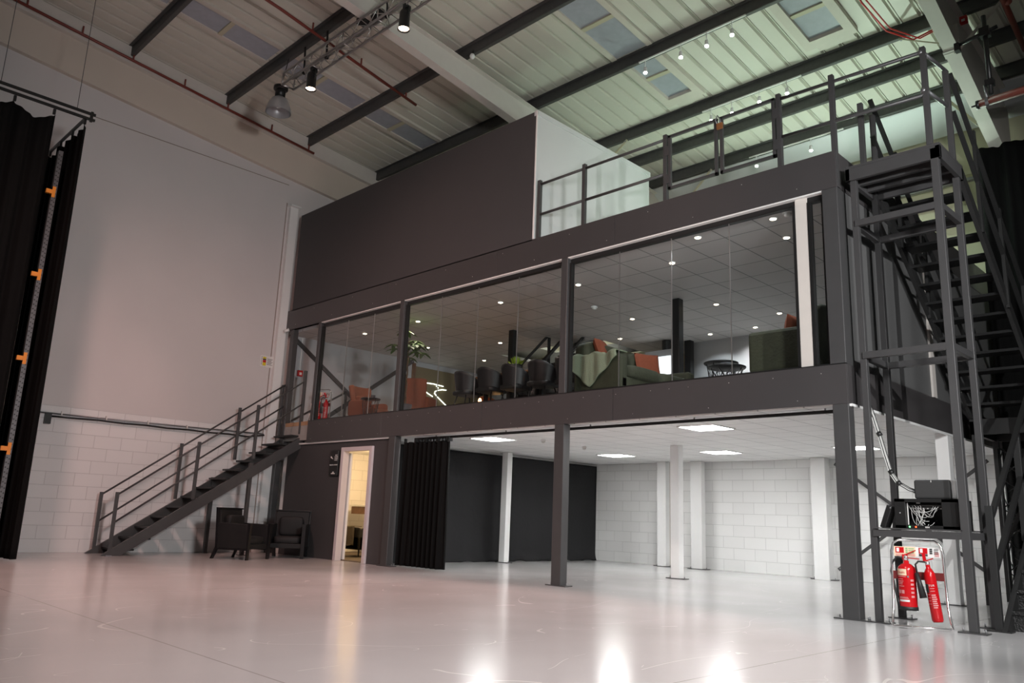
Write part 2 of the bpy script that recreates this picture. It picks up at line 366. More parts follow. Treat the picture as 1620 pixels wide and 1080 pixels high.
for xx, h in prof: vs += [(xx, ya, roofz(ya)+.215+h), (xx, yb, roofz(yb)+.215+h)]
mb.add(vs, [(2*i, 2*i+1, 2*i+3, 2*i+2) for i in range(len(prof)-1)])
n0 = len(prof); mb.add([(XL, ya, roofz(ya)+.30), (9, ya, roofz(ya)+.30), (9, yb, roofz(yb)+.30), (XL, yb, roofz(yb)+.30)], [(0, 1, 2, 3)])
structure(mb.build('ceiling', 'sheet'), 'sloping ribbed white metal roof over the hall', 'ceiling')
# wall dressings on the left wall
structure(MB().prism([(-11, roofz(-11)-.18), (-11, roofz(-11)-.95), (6.9, roofz(6.9)-.95), (6.9, roofz(6.9)-.18)], 'x', XL, XL+.12).build('trim_1', mat('beige_gable_board', (.60, .53, .46), .6, noise=.05, nscale=1.5)),
          'beige sloping gable board along the top of the left wall', 'trim')
structure(MB().prism([(-11, roofz(-11)+.0), (-11, roofz(-11)-.18), (6.9, roofz(6.9)-.18), (6.9, roofz(6.9)+.2), (-11, roofz(-11)+.2)], 'x', XL, XL+.24).build('trim_2', 'rafter'),
          'white gable rafter flange against the left wall under the roof', 'trim')
structure(MB().box(XL, XL+.012, -11, -.26, 8.55, 8.562).box(XL, XL+.01, -.27, -.25, 0, 8.1).build('trim_3', mat('brown_joint_strip', (.30, .24, .21), .7)),
          'thin brown joint strip running up the left wall by the stairs', 'trim')
structure(MB().box(XL, XL+.10, -.2, -.0, 0, 8.0).box(XL, XL+.2, -.24, .02, 8.0, 8.03).build('trim_4', 'white'), 'white boxed pilaster where the left wall meets the mezzanine', 'trim')
# eaves
structure(MB().box(XL, 9, 6.95, 7.1, 6.9, 7.05).box(XL, 9, 6.88, 7.1, 7.62, 7.70).build('trim_5', 'cream'), 'cream sheeting rails along the rear wall below the eaves', 'trim')
structure(MB().prism([(6.29, 8.99), (6.31, 8.97), (7.02, 8.58), (7.02, 8.66)], 'x', XL+.2, 8.9).build('trim_17', 'whitebox'), 'pale sloping eaves liner behind the last purlin', 'trim')
structure(MB().box(-4.9, .3, 6.78, 6.88, 7.46, 7.52).build('trim_6', 'galv'), 'grey cable tray fixed along the rear wall above the deck', 'trim')

# purlins
PY = [(-8.5, 'nearest the camera'), (-6.35, 'above the hanging curtain'), (-4.24, 'second in front of the lamp truss'), (-2.12, 'directly above the lamp truss'),
      (0.0, 'above the mezzanine front'), (2.05, 'carrying the front row of track spots'), (4.1, 'carrying the middle row of track spots'),
      (5.15, 'between the middle and rear track spots'), (6.2, 'carrying the rear row of track spots near the eaves')]
for y, lab in PY:
    z = roofz(y)
    mb = MB().box(XL+.2, 8.9, y-.008, y+.008, z, z+.205).box(XL+.2, 8.9, y, y+.07, z-.006, z+.006).box(XL+.2, 8.9, y-.07, y, z+.2, z+.21)
    mb.box(XL+.2, 8.9, y+.06, y+.07, z, z+.02)
    tag(mb.build('roof_purlin', 'purlin'), 'dark galvanised roof purlin '+lab, 'beam', 'roof purlins')
# rafters
def rafter(x0, x1, lab, haunch=True):
    t = thing('roof_rafter', ((x0+x1)/2, 6.9, 0), lab, 'beam', 'white portal frame rafters')
    top = lambda y: 9.56-.1*y
    if haunch: bot = [(-11, 9.066+.131*11), (2.2, 9.066-.131*2.2), (3.63, 8.33), (6.9, 7.15)]
    else: bot = [(-11, 9.066+.131*11), (6.9, 9.066-.131*6.9)]
    c = (x0+x1)/2
    MB().prism([(-11, top(-11)), *bot, (6.9, top(6.9))], 'x', c-.006, c+.006).build('web', 'rafter', t)
    f = MB()
    for (ya_, za), (yb_, zb) in zip(bot, bot[1:]): f.bar((c, ya_, za-.005), (c, yb_, zb-.005), x1-x0, .014)
    f.build('bottom_flange', 'rafter', t)
    MB().bar((c, -11, top(-11)), (c, 6.9, top(6.9)), x1-x0, .014).build('top_flange', 'rafter', t)
    MB().bar((c, 3.60, 8.30), (c, 3.645, 8.80), x1-x0+.01, .03, (0, 1, 0)).bar((c, 3.55, 8.335), (c, 3.69, 8.29), x1-x0+.02, .03).build('splice_plate', 'rafter', t)
    MB().box(x0, x1, 6.88, 7.08, 0, 7.2).build('stanchion', 'rafter', t)
    return t
rafter(-7.2, -7.0, 'white painted roof rafter passing behind the lamp truss to the dark cabin')
rafter(.35, .56, 'white painted roof rafter with haunch above the tall stair tower')

# rooflights
def rooflight(x0, x1, y0, y1, lab, reveal=False):
    ya_, yb_ = y0, y1; rz = lambda y: roofz(y)+.215
    t = thing('rooflight', ((x0+x1)/2, (y0+y1)/2, rz((y0+y1)/2)-.07), lab, 'skylight', 'rooflights in the ribbed roof')
    d = .02
    MB().prism([(ya_, rz(ya_)-d), (yb_, rz(yb_)-d), (yb_, rz(yb_)-.002), (ya_, rz(ya_)-.002)], 'x', x0, x1).build('pane', 'skylight', t)
    k = MB(); fw = .16 if reveal else .12; fd = .09 if reveal else .05
    for a, b_ in ((x0-fw, x0), (x1, x1+fw)):
        k.prism([(ya_, rz(ya_)-fd), (yb_, rz(yb_)-fd), (yb_, rz(yb_)), (ya_, rz(ya_))], 'x', a, b_)
    if reveal:
        k.prism([(yb_, rz(yb_)-fd), (yb_+.22, rz(yb_+.22)-fd), (yb_+.22, rz(yb_+.22)), (yb_, rz(yb_))], 'x', x0-fw, x1+fw)
        k.prism([(yb_+.26, rz(yb_)-.05), (yb_+.42, rz(yb_+.2)-.05), (yb_+.42, rz(yb_+.2)), (yb_+.26, rz(yb_))], 'x', x0, x1+.05)
    k.build('kerb', 'kerb', t)
    ym = y0+(y1-y0)*.42
    MB().prism([(ym, rz(ym)-.05), (ym+.09, rz(ym+.09)-.05), (ym+.09, rz(ym)-.0), (ym, rz(ym)-.0)], 'x', x0, x1).build('glazing_bar', 'cream', t)
for (y0, y1), lab in zip(((-6.2, -4.35), (-4.1, -2.25), (-2.0, -.12), (.1, 1.95)), ('above the hanging curtain', 'left of the lamp truss', 'above the silver bell lamp', 'left of the white rafter, lowest of its strip')):
    rooflight(-10.75, -10.15, y0, y1, 'dull grey-blue rooflight strip '+lab)
for (y0, y1), lab in zip(((-4.1, -2.25), (-2.0, -.12), (.1, 1.95)), ('high over the hall beside the white rafter', 'two bays in front of the track spots', 'just in front of the track spot row')):
    rooflight(-4.85, -4.15, y0, y1, 'grey rooflight '+lab)
rooflight(-4.75, -4.2, 2.2, 3.55, 'short grey rooflight beside the leftmost track spots', True)
rooflight(-1.75, -1.15, 2.2, 3.5, 'grey rooflight set in a pale kerb above the swing gate', True)

# ------------------------------------------------------------------ mezzanine shell
structure(MB().box(XL, -.035, .035, 7.08, H1+.06, H2-.002).build('floor.001', 'lounge_floor'), 'timber look floor of the glazed upper lounge', 'floor')
structure(MB().box(-9.25, -.02, .16, 7.08, H1+.005, H1+.055).build('ceiling.001', 'tile'), 'white tiled ceiling below the mezzanine', 'ceiling')
structure(MB().box(XL, -10.5, .14, 7.05, 4.93, 5.0).box(-10.5, -7.35, .14, 4.62, 4.93, 5.0).box(-7.35, -.12, .14, 7.05, 4.93, 5.0).build('ceiling.002', 'tile2'), 'grey tiled ceiling of the upper lounge', 'ceiling')
structure(MB().box(XL+.01, -10.5, .035, 7.05, 5.36, 5.43).box(-10.5, -7.35, .035, 4.6, 5.36, 5.43).box(-7.35, -.035, .035, 7.05, 5.36, 5.43).box(XL+.01, -7.35, 4.56, 4.62, 5.0, 5.36).box(-7.37, -7.33, 4.6, 7.05, 5.0, 5.36).build('floor.002', 'deck'), 'pale board roof deck above the lounge', 'floor')
# fascias
t = thing('trim_7', (-6.5, 0, H1), 'lower dark grey fascia band under the lounge windows', 'fascia', kind='structure')
xs = [-11.57, -8.9, -6.1, -3.35, 0]
for a, b_ in zip(xs, xs[1:]): MB().box(a+.004, b_-.004, 0, .03, H1, H2+.0).build('fascia_panel', 'fascia', t, .002)
MB().box(-11.57, 0, 0, .02, H2, H2+.012).build('drip_lip', 'black', t)
rv = MB()
for i in range(38):
    x = -11.4+i*.3; rv.sphere((x, -.001, H2-.09 if i % 4 else H1+.07), .006, .004, .006, 6, 4)
rv.build('rivets', 'alu', t)
t = thing('trim_8', (-6.5, 0, H3), 'upper dark grey fascia band above the lounge windows', 'fascia', kind='structure')
xs = [XL+.0, -9.0, -5.9, -3.35, 0]
for a, b_ in zip(xs, xs[1:]): MB().box(a+.003, b_-.003, 0, .03, H3, H4).build('fascia_panel', 'fascia', t, .002)
rv = MB()
for i in range(17): rv.sphere((-12.5+i*.75, -.001, H4-.1 if i % 2 else H3+.1), .007, .004, .007, 6, 4)
rv.build('rivets', 'alu', t)
structure(MB().box(-11.4, -.15, .01, .10, H3-.02, H3-.002).build('trim_9', 'white'), 'white strip under the upper fascia', 'trim')
structure(MB().box(-11.4, -.1, .08, .16, H3-.09, H3-.02).build('trim_10', 'black'), 'black head rail along the top of the glazing', 'trim')
structure(MB().box(-12.4, -8.62, .03, .09, H1-.03, H1+.0).build('trim_11', 'white'), 'pale strip above the dark wall with the doorway', 'trim')
# side faces at X = 0
structure(MB().box(-.03, 0, .03, 7.05, H1, H2).build('trim_12', 'fascia'), 'grey fascia along the right side of the mezzanine', 'fascia')
structure(MB().box(-.03, 0, .03, 7.05, H3, H4).build('trim_13', 'fascia'), 'dark upper fascia along the right side of the mezzanine', 'fascia')
structure(MB().box(-.05, -.01, .155, 7.05, H2, H3).build('wall_right', 'sidewall'), 'grey side wall of the upper lounge behind the stair tower', 'wall')
structure(MB().box(-.01, .02, 2.92, 3.06, H2, H3).build('trim_14', 'rafter'), 'pale post on the side wall behind the tall stairs', 'trim')
structure(MB().box(0, .03, .03, 7.05, H1-.03, H1).build('trim_15', 'white'), 'white edge strip below the side fascia', 'trim')
# dark ground wall with doorway, partition, cloth
dw = MB().box(-12.42, -10.2, .08, .16, 0, H1-.0).box(-9.22, -8.64, .08, .16, 0, H1).box(-10.2, -9.22, .08, .16, 2.17, H1)
structure(MB().box(XL, -12.44, .26, .30, 0, H1).build('wall_front.002', 'white'), 'narrow white infill between the left wall and the dark doorway wall', 'wall')
structure(dw.build('wall_front', 'darkwall'), 'dark grey ground-floor wall with the open doorway', 'wall')
structure(MB().box(-9.42, -9.32, .16, 7.08, 0, H1).box(XL, -9.3, .16, 3.6, H1-.02, H1+.05).build('wall_right.001', 'white'), 'white partition and ceiling of the room behind the doorway', 'wall')
structure(MB().box(XL, -9.42, 3.5, 3.6, 0, H1).build('wall_back.001', 'white'), 'rear partition of the room behind the doorway', 'wall')
structure(MB().box(-12.95, -9.43, .17, 3.5, 0, .012).build('floor.003', 'carpet'), 'brown carpet of the room behind the doorway', 'floor')
t = thing('door_1', (-9.71, .1, 0), 'open doorway in a pale frame with the white door swung inside', 'door', kind='structure')
MB().box(-10.24, -10.15, .03, .17, 0, 2.2).box(-9.27, -9.18, .03, .17, 0, 2.2).box(-10.15, -9.27, .032, .168, 2.12, 2.2).build('door_frame', mat('pale_pink_gloss', (.60, .54, .55), .35), t, .004)
dl = MB().box(-10.98, -10.13, .20, .245, .02, 2.1).build('door_leaf', 'white', t, .003)
MB().tube([(-10.9, .245, 1.0), (-10.9, .29, 1.0), (-10.8, .29, 1.0)], .01).build('door_handle', 'chrome', dl)

# ------------------------------------------------------------------ steel columns
def column(x0, x1, y0, y1, z0, z1, ma, lab, group, plate_=True, name='steel_column'):
    t = thing(name, ((x0+x1)/2, (y0+y1)/2, z0), lab, 'column', group)
    MB().box(x0, x1, y0, y1, z0, z1).build('shaft', ma, t, .008)
    if plate_:
        cx, cy = (x0+x1)/2, (y0+y1)/2
        plate(MB(), cx, cy, (x1-x0)+.2, .16, z0, .014).build('base_plate', 'steel', t)
        b_ = MB()
        for sx_ in (-1, 1):
            xx = cx+sx_*((x1-x0)/2+.06); b_.tube([(xx, cy, z0), (xx, cy, z0+.045)], .008, 6)
        b_.build('anchor_bolts', 'galv', t)
    return t
GC = 'dark grey front columns under the mezzanine'
column(-.186, 0, 0, .149, 0, H1, 'steel', 'dark grey square column at the right front corner, next to the tower', GC)
column(-4.455, -4.269, 0, .149, 0, H1, 'steel', 'dark grey square column in the middle of the open front', GC)
column(-8.625, -8.439, 0, .149, 0, H1, 'steel', 'dark grey square column beside the gathered black curtain', GC)
GW = 'white columns under the mezzanine'
column(-9.04, -8.87, 3.42, 3.57, 0, H1, 'white', 'slim white column in front of the black backdrop cloth', GW)
column(-4.69, -4.51, 3.45, 3.60, 0, H1, 'white', 'white column standing free in the middle of the white bay', GW)
column(-.15, .02, 3.36, 3.52, 0, H1, 'white', 'white column seen through the legs of the tower', GW)
column(-7.22, -6.98, 6.7, 6.86, 0, H1, 'white', 'white column by the rear wall, left one of the close pair', GW)
column(-6.35, -6.07, 6.74, 6.9, 0, H1, 'white', 'white column by the rear wall, right one of the close pair', GW)
column(-3.5, -3.2, 6.62, 6.86, 0, H1, 'white', 'wide white column by the rear wall with brace bars bolted to it', GW)
GU = 'dark steel posts in the lounge'
column(-12.72, -12.58, .02, .15, H1-.35, H3, 'steel', 'dark steel post at the top of the left stairs', GU, False, 'steel_post')
column(-11.53, -11.43, .02, .14, H2, H3, 'steel', 'dark steel post starting the glazing beside the stair opening', GU, False, 'steel_post')
column(-8.56, -8.44, .0, .12, H2, H3, 'steel', 'dark steel glazing post in front of the orange wing chair', GU, False, 'steel_post')
column(-4.40, -4.27, .0, .12, H2, H3, 'steel', 'dark steel glazing post beside the green sofa', GU, False, 'steel_post')
column(-.19, 0, .0, .15, H2, H3, 'steel', 'dark steel corner post at the right end of the glazing', GU, False, 'steel_post')
column(-4.25, -4.09, 2.85, 3.0, H2, 4.93, 'black', 'black post inside the lounge behind the green sofa', GU, False, 'steel_post')
column(-8.42, -8.28, 2.85, 3.0, H2, 4.93, 'black', 'black post inside the lounge behind the dining table', GU, False, 'steel_post')
column(-5.9, -5.75, 5.85, 6.0, H2, 4.93, 'black', 'black post inside the lounge at the end of the white wall', GU, False, 'steel_post')
column(XL+.1, XL+.22, .0, .14, 0, H1, 'steel', 'slim dark post against the left wall behind the black armchairs', GU, False, 'steel_post')
column(-12.60, -12.44, .1, .24, 0, H1, 'white', 'white post between the left wall and the dark doorway wall', GW, False)

# diagonal braces on walls
def brace(p, q, w_, lab, group, th=.02, ma='steel', name='brace_bar', up=(1, 0, 0)):
    t = thing(name, p, lab, 'brace', group)
    MB().bar(p, q, w_, th, up).build('bar', ma, t)
    d = (Vector(q)-Vector(p)).normalized(); e = MB()
    for c in (Vector(p)+d*.05, Vector(q)-d*.05):
        n = Vector(up); MB().tube([c-n*.03, c+n*.03], .018, 8).build('fixing_bolt', 'galv', t)
    return t
GB = 'crossed braces on the left wall upstairs'
brace((XL+.07, .2, 4.9), (XL+.07, 3.2, 2.85), .1, 'dark brace running down to the right behind the lounge glass', GB)
brace((XL+.12, .9, 2.85), (XL+.12, 3.75, 4.9), .1, 'dark brace running up to the right behind the lounge glass', GB)
GB2 = 'crossed braces on the rear wall'
brace((-3.15, 6.98, 2.25), (-.4, 6.98, .2), .06, 'dark brace falling to the right from the wide white column', GB2, up=(0, 1, 0))
brace((-3.15, 6.93, .2), (-.4, 6.93, 2.25), .06, 'dark brace rising to the right from the foot of the wide white column', GB2, up=(0, 1, 0))
brace((-.447, 4.1, 9.19), (.36, 3.5, 8.46), .05, 'pale fly brace from purlin to the right rafter above the tower platform', 'pale fly braces', ma='cream', up=(0, 0, 1))
brace((-.387, 6.2, 8.97), (.36, 5.22, 7.75), .05, 'pale fly brace from the eaves purlin down to the right rafter', 'pale fly braces', ma='cream', up=(0, 1, 0))
brace((-6.2, 4.1, 9.2), (-7.02, 4.0, 8.5), .05, 'pale fly brace behind the white cabin wall near the roof', 'pale fly braces', ma='cream', up=(0, 1, 0))
brace((-5.35, 6.2, 8.99), (-7.0, 6.3, 7.6), .05, 'pale fly brace at the eaves behind the hinged gate post', 'pale fly braces', ma='cream', up=(0, 1, 0))

# ------------------------------------------------------------------ cabin on the deck
t = thing('wall_front.001', (-8.9, 1.6, H4), 'dark fronted white sided cabin standing on the roof deck', 'cabin', kind='structure')
MB().box(-12.71, -5.06, 0.0, .06, H4-.02, 7.78).build('front_panel', 'darkwall', t)
MB().box(-5.09, -5.035, .005, 3.27, H4-.02, 7.76).build('side_panel', 'whitebox', t)
MB().box(-5.1, -5.02, -.01, 3.3, 7.70, 7.79).build('side_capping', 'whitebox', t)
MB().box(-12.71, -5.06, .06, 3.27, 7.70, 7.76).build('roof_panel', 'whitebox', t)
MB().box(-12.71, -5.06, 3.2, 3.27, H4-.02, 7.7).build('rear_panel', 'whitebox', t)
MB().box(-5.05, -5.02, -.015, .0, H4, 7.78).build('corner_bead', 'white', t)

# ------------------------------------------------------------------ glazing
def glazing(n, x0, x1, k, lab):
    t = thing('window_%d' % n, ((x0+x1)/2, .1, H2), lab, 'window', kind='structure')
    MB().box(x0, x1, .05, .14, H2, H2+.03).box(x0, x0+.035, .05, .13, H2, H3-.09).box(x1-.035, x1, .05, .13, H2, H3-.09).build('frame', 'black', t)
    x0 += .035; x1 -= .035; wd = (x1-x0)/k
    for i in range(k):
        MB().box(x0+i*wd+.004, x0+(i+1)*wd-.004, .095, .105, H2+.03, H3-.09).build('pane', 'glass', t)
    if k > 1:
        j = MB()
        for i in range(1, k): j.box(x0+i*wd-.004, x0+i*wd+.004, .092, .108, H2+.03, H3-.09)
        j.build('joint_strip', 'alu', t)
glazing(1, -11.43, -8.56, 3, 'left glazing bay in front of the orange chairs')
glazing(2, -8.44, -4.40, 4, 'middle glazing bay in front of the dining table')
glazing(3, -4.27, -.56, 4, 'right glazing bay in front of the green sofas')
glazing(4, -.40, -.19, 1, 'narrow end pane beside the corner post')
structure(MB().box(-.56, -.41, .06, .2, H2, H3).build('trim_16', 'rafter'), 'pale upright between the last wide pane and the narrow end pane', 'trim')
structure(MB().box(-.40, -.08, .9, .95, H2, 4.93).build('wall_back.002', 'white'), 'white return wall seen through the narrow end pane', 'wall')
# lounge rear wall, feature panel
structure(MB().box(-6.0, -.05, 6.15, 6.22, H2, 4.93).build('wall_back.003', 'interior'), 'pale grey rear wall of the lounge behind the round tables', 'wall')
structure(MB().box(XL, -9.0, 6.75, 6.82, H2, 4.93).build('wall_back.004', 'interior'), 'grey rear wall of the lounge behind the orange chairs', 'wall')
structure(MB().box(XL, XL+.03, .3, 6.75, H2, 4.93).build('wall_left.001', 'interior'), 'grey lined left wall inside the lounge', 'wall')
t = thing('feature_panel', (XL+.05, 5.3, H2), 'olive wall panel behind the orange wing chair', 'panel')
MB().box(XL+.04, XL+.09, 3.85, 6.7, H2, 4.78).build('board', 'olive', t)
fp = MB().box(XL+.04, XL+.12, 3.78, 3.85, H2, 4.85).build('edge_trim', 'wood', t)
for pts in ([(3.967, 4.323), (4.113, 4.37), (4.3, 4.385), (4.483, 4.39), (4.842, 4.373)], [(4.116, 4.337), (4.169, 4.208), (4.285, 4.122), (4.488, 4.047)],
            [(3.916, 4.155), (3.989, 4.047), (4.082, 3.959)], [(4.95, 4.285), (4.80, 4.275), (4.672, 4.244), (4.565, 4.195), (4.547, 4.141), (4.641, 4.067), (4.97, 3.868)], [(4.597, 4.355), (4.668, 4.296)]):
    MB().tube([(XL+.105, y, z) for y, z in pts], .012, 8).build('light_strip', 'led_strip', t)
MB().tube([(XL+.06, 3.48, 4.62), (XL+.06, 3.49, 4.3)], .02, 8).build('light_strip', 'led_strip', t)

# ------------------------------------------------------------------ deck guard rail with double gate
t = thing('guard_rail', (-2.5, .05, H4), 'dark guard rail of posts and two rails along the roof deck edge', 'railing')
def post(mb, x, y, z0, z1, s_=.06): mb.box(x-s_/2, x+s_/2, y-s_/2, y+s_/2, z0, z1)
for x in (-4.97, -4.0, -2.47, -.72, -.0-.02):
    p = MB(); post(p, x, .05, H4-.35 if x < -.1 else H3, 6.49); p.build('post', 'steel', t, .003)
for z in (6.42, 5.88):
    for a, b_ in ((-4.97, -4.0), (-4.0, -2.47), (-.72, 1.03)):
        MB().tube([(a, .05, z), (b_, .03 if b_ > 0 else .05, z-.06*(b_ > 0))], .022, 10).build('rail', 'steel', t)
def gate(x0, x1, hx, lab):
    g_ = thing('swing_gate', (x0 if hx < 0 else x1, .05, 5.6), lab, 'gate', 'double gate in the deck guard rail')
    MB().box(x0, x1, .03, .07, 6.42, 6.46).box(x0, x1, .03, .07, 5.62, 5.66).box(x0, x0+.045, .03, .07, 5.62, 6.46).box(x1-.045, x1, .03, .07, 5.62, 6.46).build('frame', 'steel', g_, .002)
    hxx = x0-.02 if hx < 0 else x1+.02
    for z in (5.78, 6.22): MB().box(hxx-.05, hxx+.05, .015, .03, z-.07, z+.07).build('hinge_plate', 'steel', g_)
gate(-2.42, -1.62, -1, 'left leaf of the small gate in the deck guard rail')
gate(-1.58, -.77, 1, 'right leaf of the small gate in the deck guard rail')
t = thing('padlock', (-1.6, .0, 6.27), 'small brass padlock on a chain joining the gate leaves', 'padlock')
MB().box(-1.61, -1.52, .0, .03, 6.27, 6.36).build('body', 'brass', t, .006)
MB().tube([(-1.6, .015, 6.35), (-1.63, .01, 6.42), (-1.6, .02, 6.49), (-1.56, .015, 6.42), (-1.55, .015, 6.35)], .009, 6).build('chain', 'galv', t)

# ------------------------------------------------------------------ stair tower at the right
def stair(name, lab, x0, x1, yb, zb, yt, zt, n, cat='stairs', group=None, tread='checker', closed=False, sw=.05, sd=.2, riser=False, nose=.02, stm='steel'):
    """flight from (yb, zb) up to (yt, zt) along Y"""
    t = thing(name, ((x0+x1)/2, yb, zb), lab, cat, group)
    dy, dz = (yt-yb)/n, (zt-zb)/n
    sg = 1 if dy > 0 else -1
    k = dz/dy
    top = lambda y: zb+dz+.02+(y-yb)*k
    for xx in (x0, x1-sw):
        st = MB().prism([(yb+(zb-top(yb))/k, zb if zb > 0 else 0), (yt, top(yt)-dz), (yt, top(yt)-dz-sd), (yb+(zb-top(yb)+sd)/k, zb if zb > 0 else 0)], 'x', xx, xx+sw)
        st.build('stringer', stm, t)
    for i in range(n):
        z = zb+dz*(i+1); y = yb+dy*i
        y0_, y1_ = sorted((y-nose*sg, y+(abs(dy)+.02)*sg))
        tr_ = MB().box(x0+sw, x1-sw, y0_, y1_, z-.035, z)
        if riser: tr_.box(x0+sw, x1-sw, *sorted((y, y+.01*sg)), z-dz, z)
        tr_.build('tread', tread, t)
    return t, dy, dz
# free standing tower
t = thing('stair_tower', (.65, .4, 0), 'dark square tube tower carrying the top landing beside the mezzanine', 'tower')
legs = {'a': (.17, .06), 'b': (1.09, .05), 'c': (.14, .79), 'd': (1.12, .50)}
LG = [(.17, .09, .07), (1.085, .06, .08), (.155, .80, .07), (1.10, .74, .07)]
for (x, y, s_) in LG:
    l = MB().box(x-s_/2, x+s_/2, y-s_/2, y+s_/2, .012, 5.15).build('leg', 'steel', t, .004)
    plate(MB(), x, y, .26, .16).build('foot_plate', 'steel', l)
    b_ = MB()
    for sx_ in (-1, 1): b_.tube([(x+sx_*.1, y, 0), (x+sx_*.1, y, .05)], .009, 6)
    b_.build('anchor_bolts', 'galv', l)
for z in (.93, 2.89, 4.48):
    for (xa, ya_), (xb, yb_) in (((.17, .07), (1.085, .05)), ((.155, .8), (1.10, .74)), ((.17, .09), (.155, .80)), ((1.085, .06), (1.10, .74))):
        MB().bar((xa, ya_, z), (xb, yb_, z), .06, .075).build('cross_member', 'steel', t, .003)
MB().box(.10, 1.15, .02, .85, 5.17, 5.20).build('deck_plate', 'steel', t)
MB().box(.10, 1.15, .02, .07, 5.02, 5.17).box(.10, 1.15, .80, .85, 5.02, 5.17).box(.10, .15, .02, .85, 5.02, 5.17).box(1.10, 1.15, .02, .85, 5.02, 5.17)\
    .box(.15, 1.10, .30, .36, 5.05, 5.16).box(.15, 1.10, .55, .61, 5.05, 5.16).build('deck_frame', 'steel', t, .003)
for (x, y, z1) in ((1.05, .04, 6.42), (1.12, .6, 6.35), (.22, .30, 6.12), (.17, .83, 6.2)):
    p = MB(); post(p, x, y, 5.2, z1, .06); p.build('rail_post', 'steel', t, .003)
for z in (6.36, 5.88):
    MB().tube([(1.05, .04, z), (1.12, .6, z-.0)], .022, 10).build('guard_tube', 'galv', t)
    MB().sphere((1.03, .035, z), .035).sphere((1.06, .06, z-.03), .03).build('rail_clamp', 'galv', t)
for z in (.935+.04,):
    MB().box(.2, 1.06, .02, .82, z, z+.012).build('shelf_plate', 'steel', t)

YB, ZM = 3.95, 2.6
t, dy, dz = stair('upper_stair_flight', 'dark open upper stair flight rising from the half landing to the tower top', .16, 1.14, YB, ZM, .86, 5.2, 13, tread='black', stm='darksteel')
for zo in (1.0, .5):
    for xx in (.2, 1.14):
        MB().bar((xx, YB, ZM+zo+.2), (xx, .7, 5.2+zo+.15), .05, .04).build('handrail', 'darksteel', t)
for yy in (1.5, 2.4, 3.3):
    zz = ZM+(YB-yy)/(YB-.86)*(5.2-ZM)
    for xx in (.2, 1.14):
        MB().box(xx-.02, xx+.02, yy-.03, yy+.03, zz-.1, zz+1.25).build('handrail_post', 'darksteel', t)
t, dy, dz = stair('lower_stair_flight', 'black checker plate stairs rising from the floor at the right edge', 1.22, 2.15, .72, 0, YB, ZM, 13, riser=True, stm='darksteel')
for k, zo in enumerate((1.15, .62)):
    MB().bar((1.2, .55, zo), (1.2, YB, ZM+zo-.05), .05, .05, (0, 0, 1)).build('handrail', 'darksteel', t)
    MB().bar((2.17, .55, zo), (2.17, YB, ZM+zo-.05), .05, .05, (0, 0, 1)).build('handrail', 'darksteel', t)
for yy, zz in ((.52, 0), (1.9, .9), (3.2, 1.9)):
    for xx in (1.19, 2.18): MB().box(xx-.035, xx+.035, yy-.035, yy+.035, zz, zz+1.25).build('handrail_post', 'darksteel', t, .003)
plate(MB(), 1.19, .52, .24, .16).build('foot_plate', 'darksteel', t)
t = thing('half_landing', (1.15, 4.5, 0), 'dark half landing on legs between the two stair flights', 'landing')
MB().box(.16, 2.2, YB, 5.1, ZM-.03, ZM).box(.16, 2.2, YB, YB+.06, ZM-.22, ZM-.03).box(.16, 2.2, 5.04, 5.1, ZM-.22, ZM-.03).box(.16, .22, YB, 5.1, ZM-.22, ZM-.03).box(2.14, 2.2, YB, 5.1, ZM-.22, ZM-.03).build('deck', 'darksteel', t)
for x in (.21, 2.15):
    for y in (4.0, 5.05): MB().box(x-.04, x+.04, y-.04, y+.04, 0, ZM-.2).build('leg', 'darksteel', t)
MB().bar((.21, 4.0, .3), (1.2, 4.0, ZM-.25), .05, .02, (0, 1, 0)).bar((2.15, 4.0, .3), (1.2, 4.0, ZM-.25), .05, .02, (0, 1, 0)).build('knee_brace', 'darksteel', t)

# ------------------------------------------------------------------ left stairs
t, dy, dz = stair('steel_staircase', 'dark open steel staircase climbing along the left wall to the lounge', -12.78, -11.9, -3.415, -.079, .153, 2.521, 13, tread='black', sw=.06, sd=.25)
for xx, ys in ((-11.93, (-3.56, -2.15, -.98)), (-12.75, (-3.56, -2.15, -.98))):
    for yy in ys:
        zz = max(0, (yy+3.62)/3.64*2.74-.05)
        p = MB(); post(p, xx, yy, zz, 1.13 if yy < -3 else zz+1.12, .055); p.build('baluster_post', 'steel', t, .003)
    for zo in (0, .5):
        MB().tube([(xx, -3.56, 1.08-zo), (xx, .06, 3.72-zo)], .018, 10).build('handrail', 'steel', t)
for xx in (-11.93, -12.77):
    p = MB(); post(p, xx, .05 if xx > -12 else .0, 2.55, 3.95 if xx > -12 else 3.7, .06); p.build('top_post', 'steel', t, .003)
for xx in (-12.72, -11.95):
    for yy in ((-1.42,) if xx < -12 else (-1.0,)):
        MB().box(xx-.035, xx+.035, yy-.035, yy+.035, 0, (yy+3.62)/3.64*2.74-.12).build('support_leg', 'steel', t)
plate(MB(), -11.95, -1.0, .2, .14).build('foot_plate', 'steel', t)
plate(MB(), -11.87, -3.6, .12, .1, 0, .015).build('foot_plate', 'galv', t)
tag(MB().box(-12.55, -11.6, .03, .9, H2-.08, H2+.005).build('landing_board', 'ply'), 'raw timber landing board at the head of the left stairs', 'board')
t = thing('stair_opening_rail', (-12.0, .9, H2), 'dark sloping rails seen beyond the top of the left stairs', 'railing')
MB().bar((-12.6, .2, 2.9), (-12.6, 1.6, 3.75), .04, .04).build('rail', 'steel', t)
MB().box(-12.62, -12.58, 1.55, 1.6, H2, 3.75).build('post', 'steel', t)

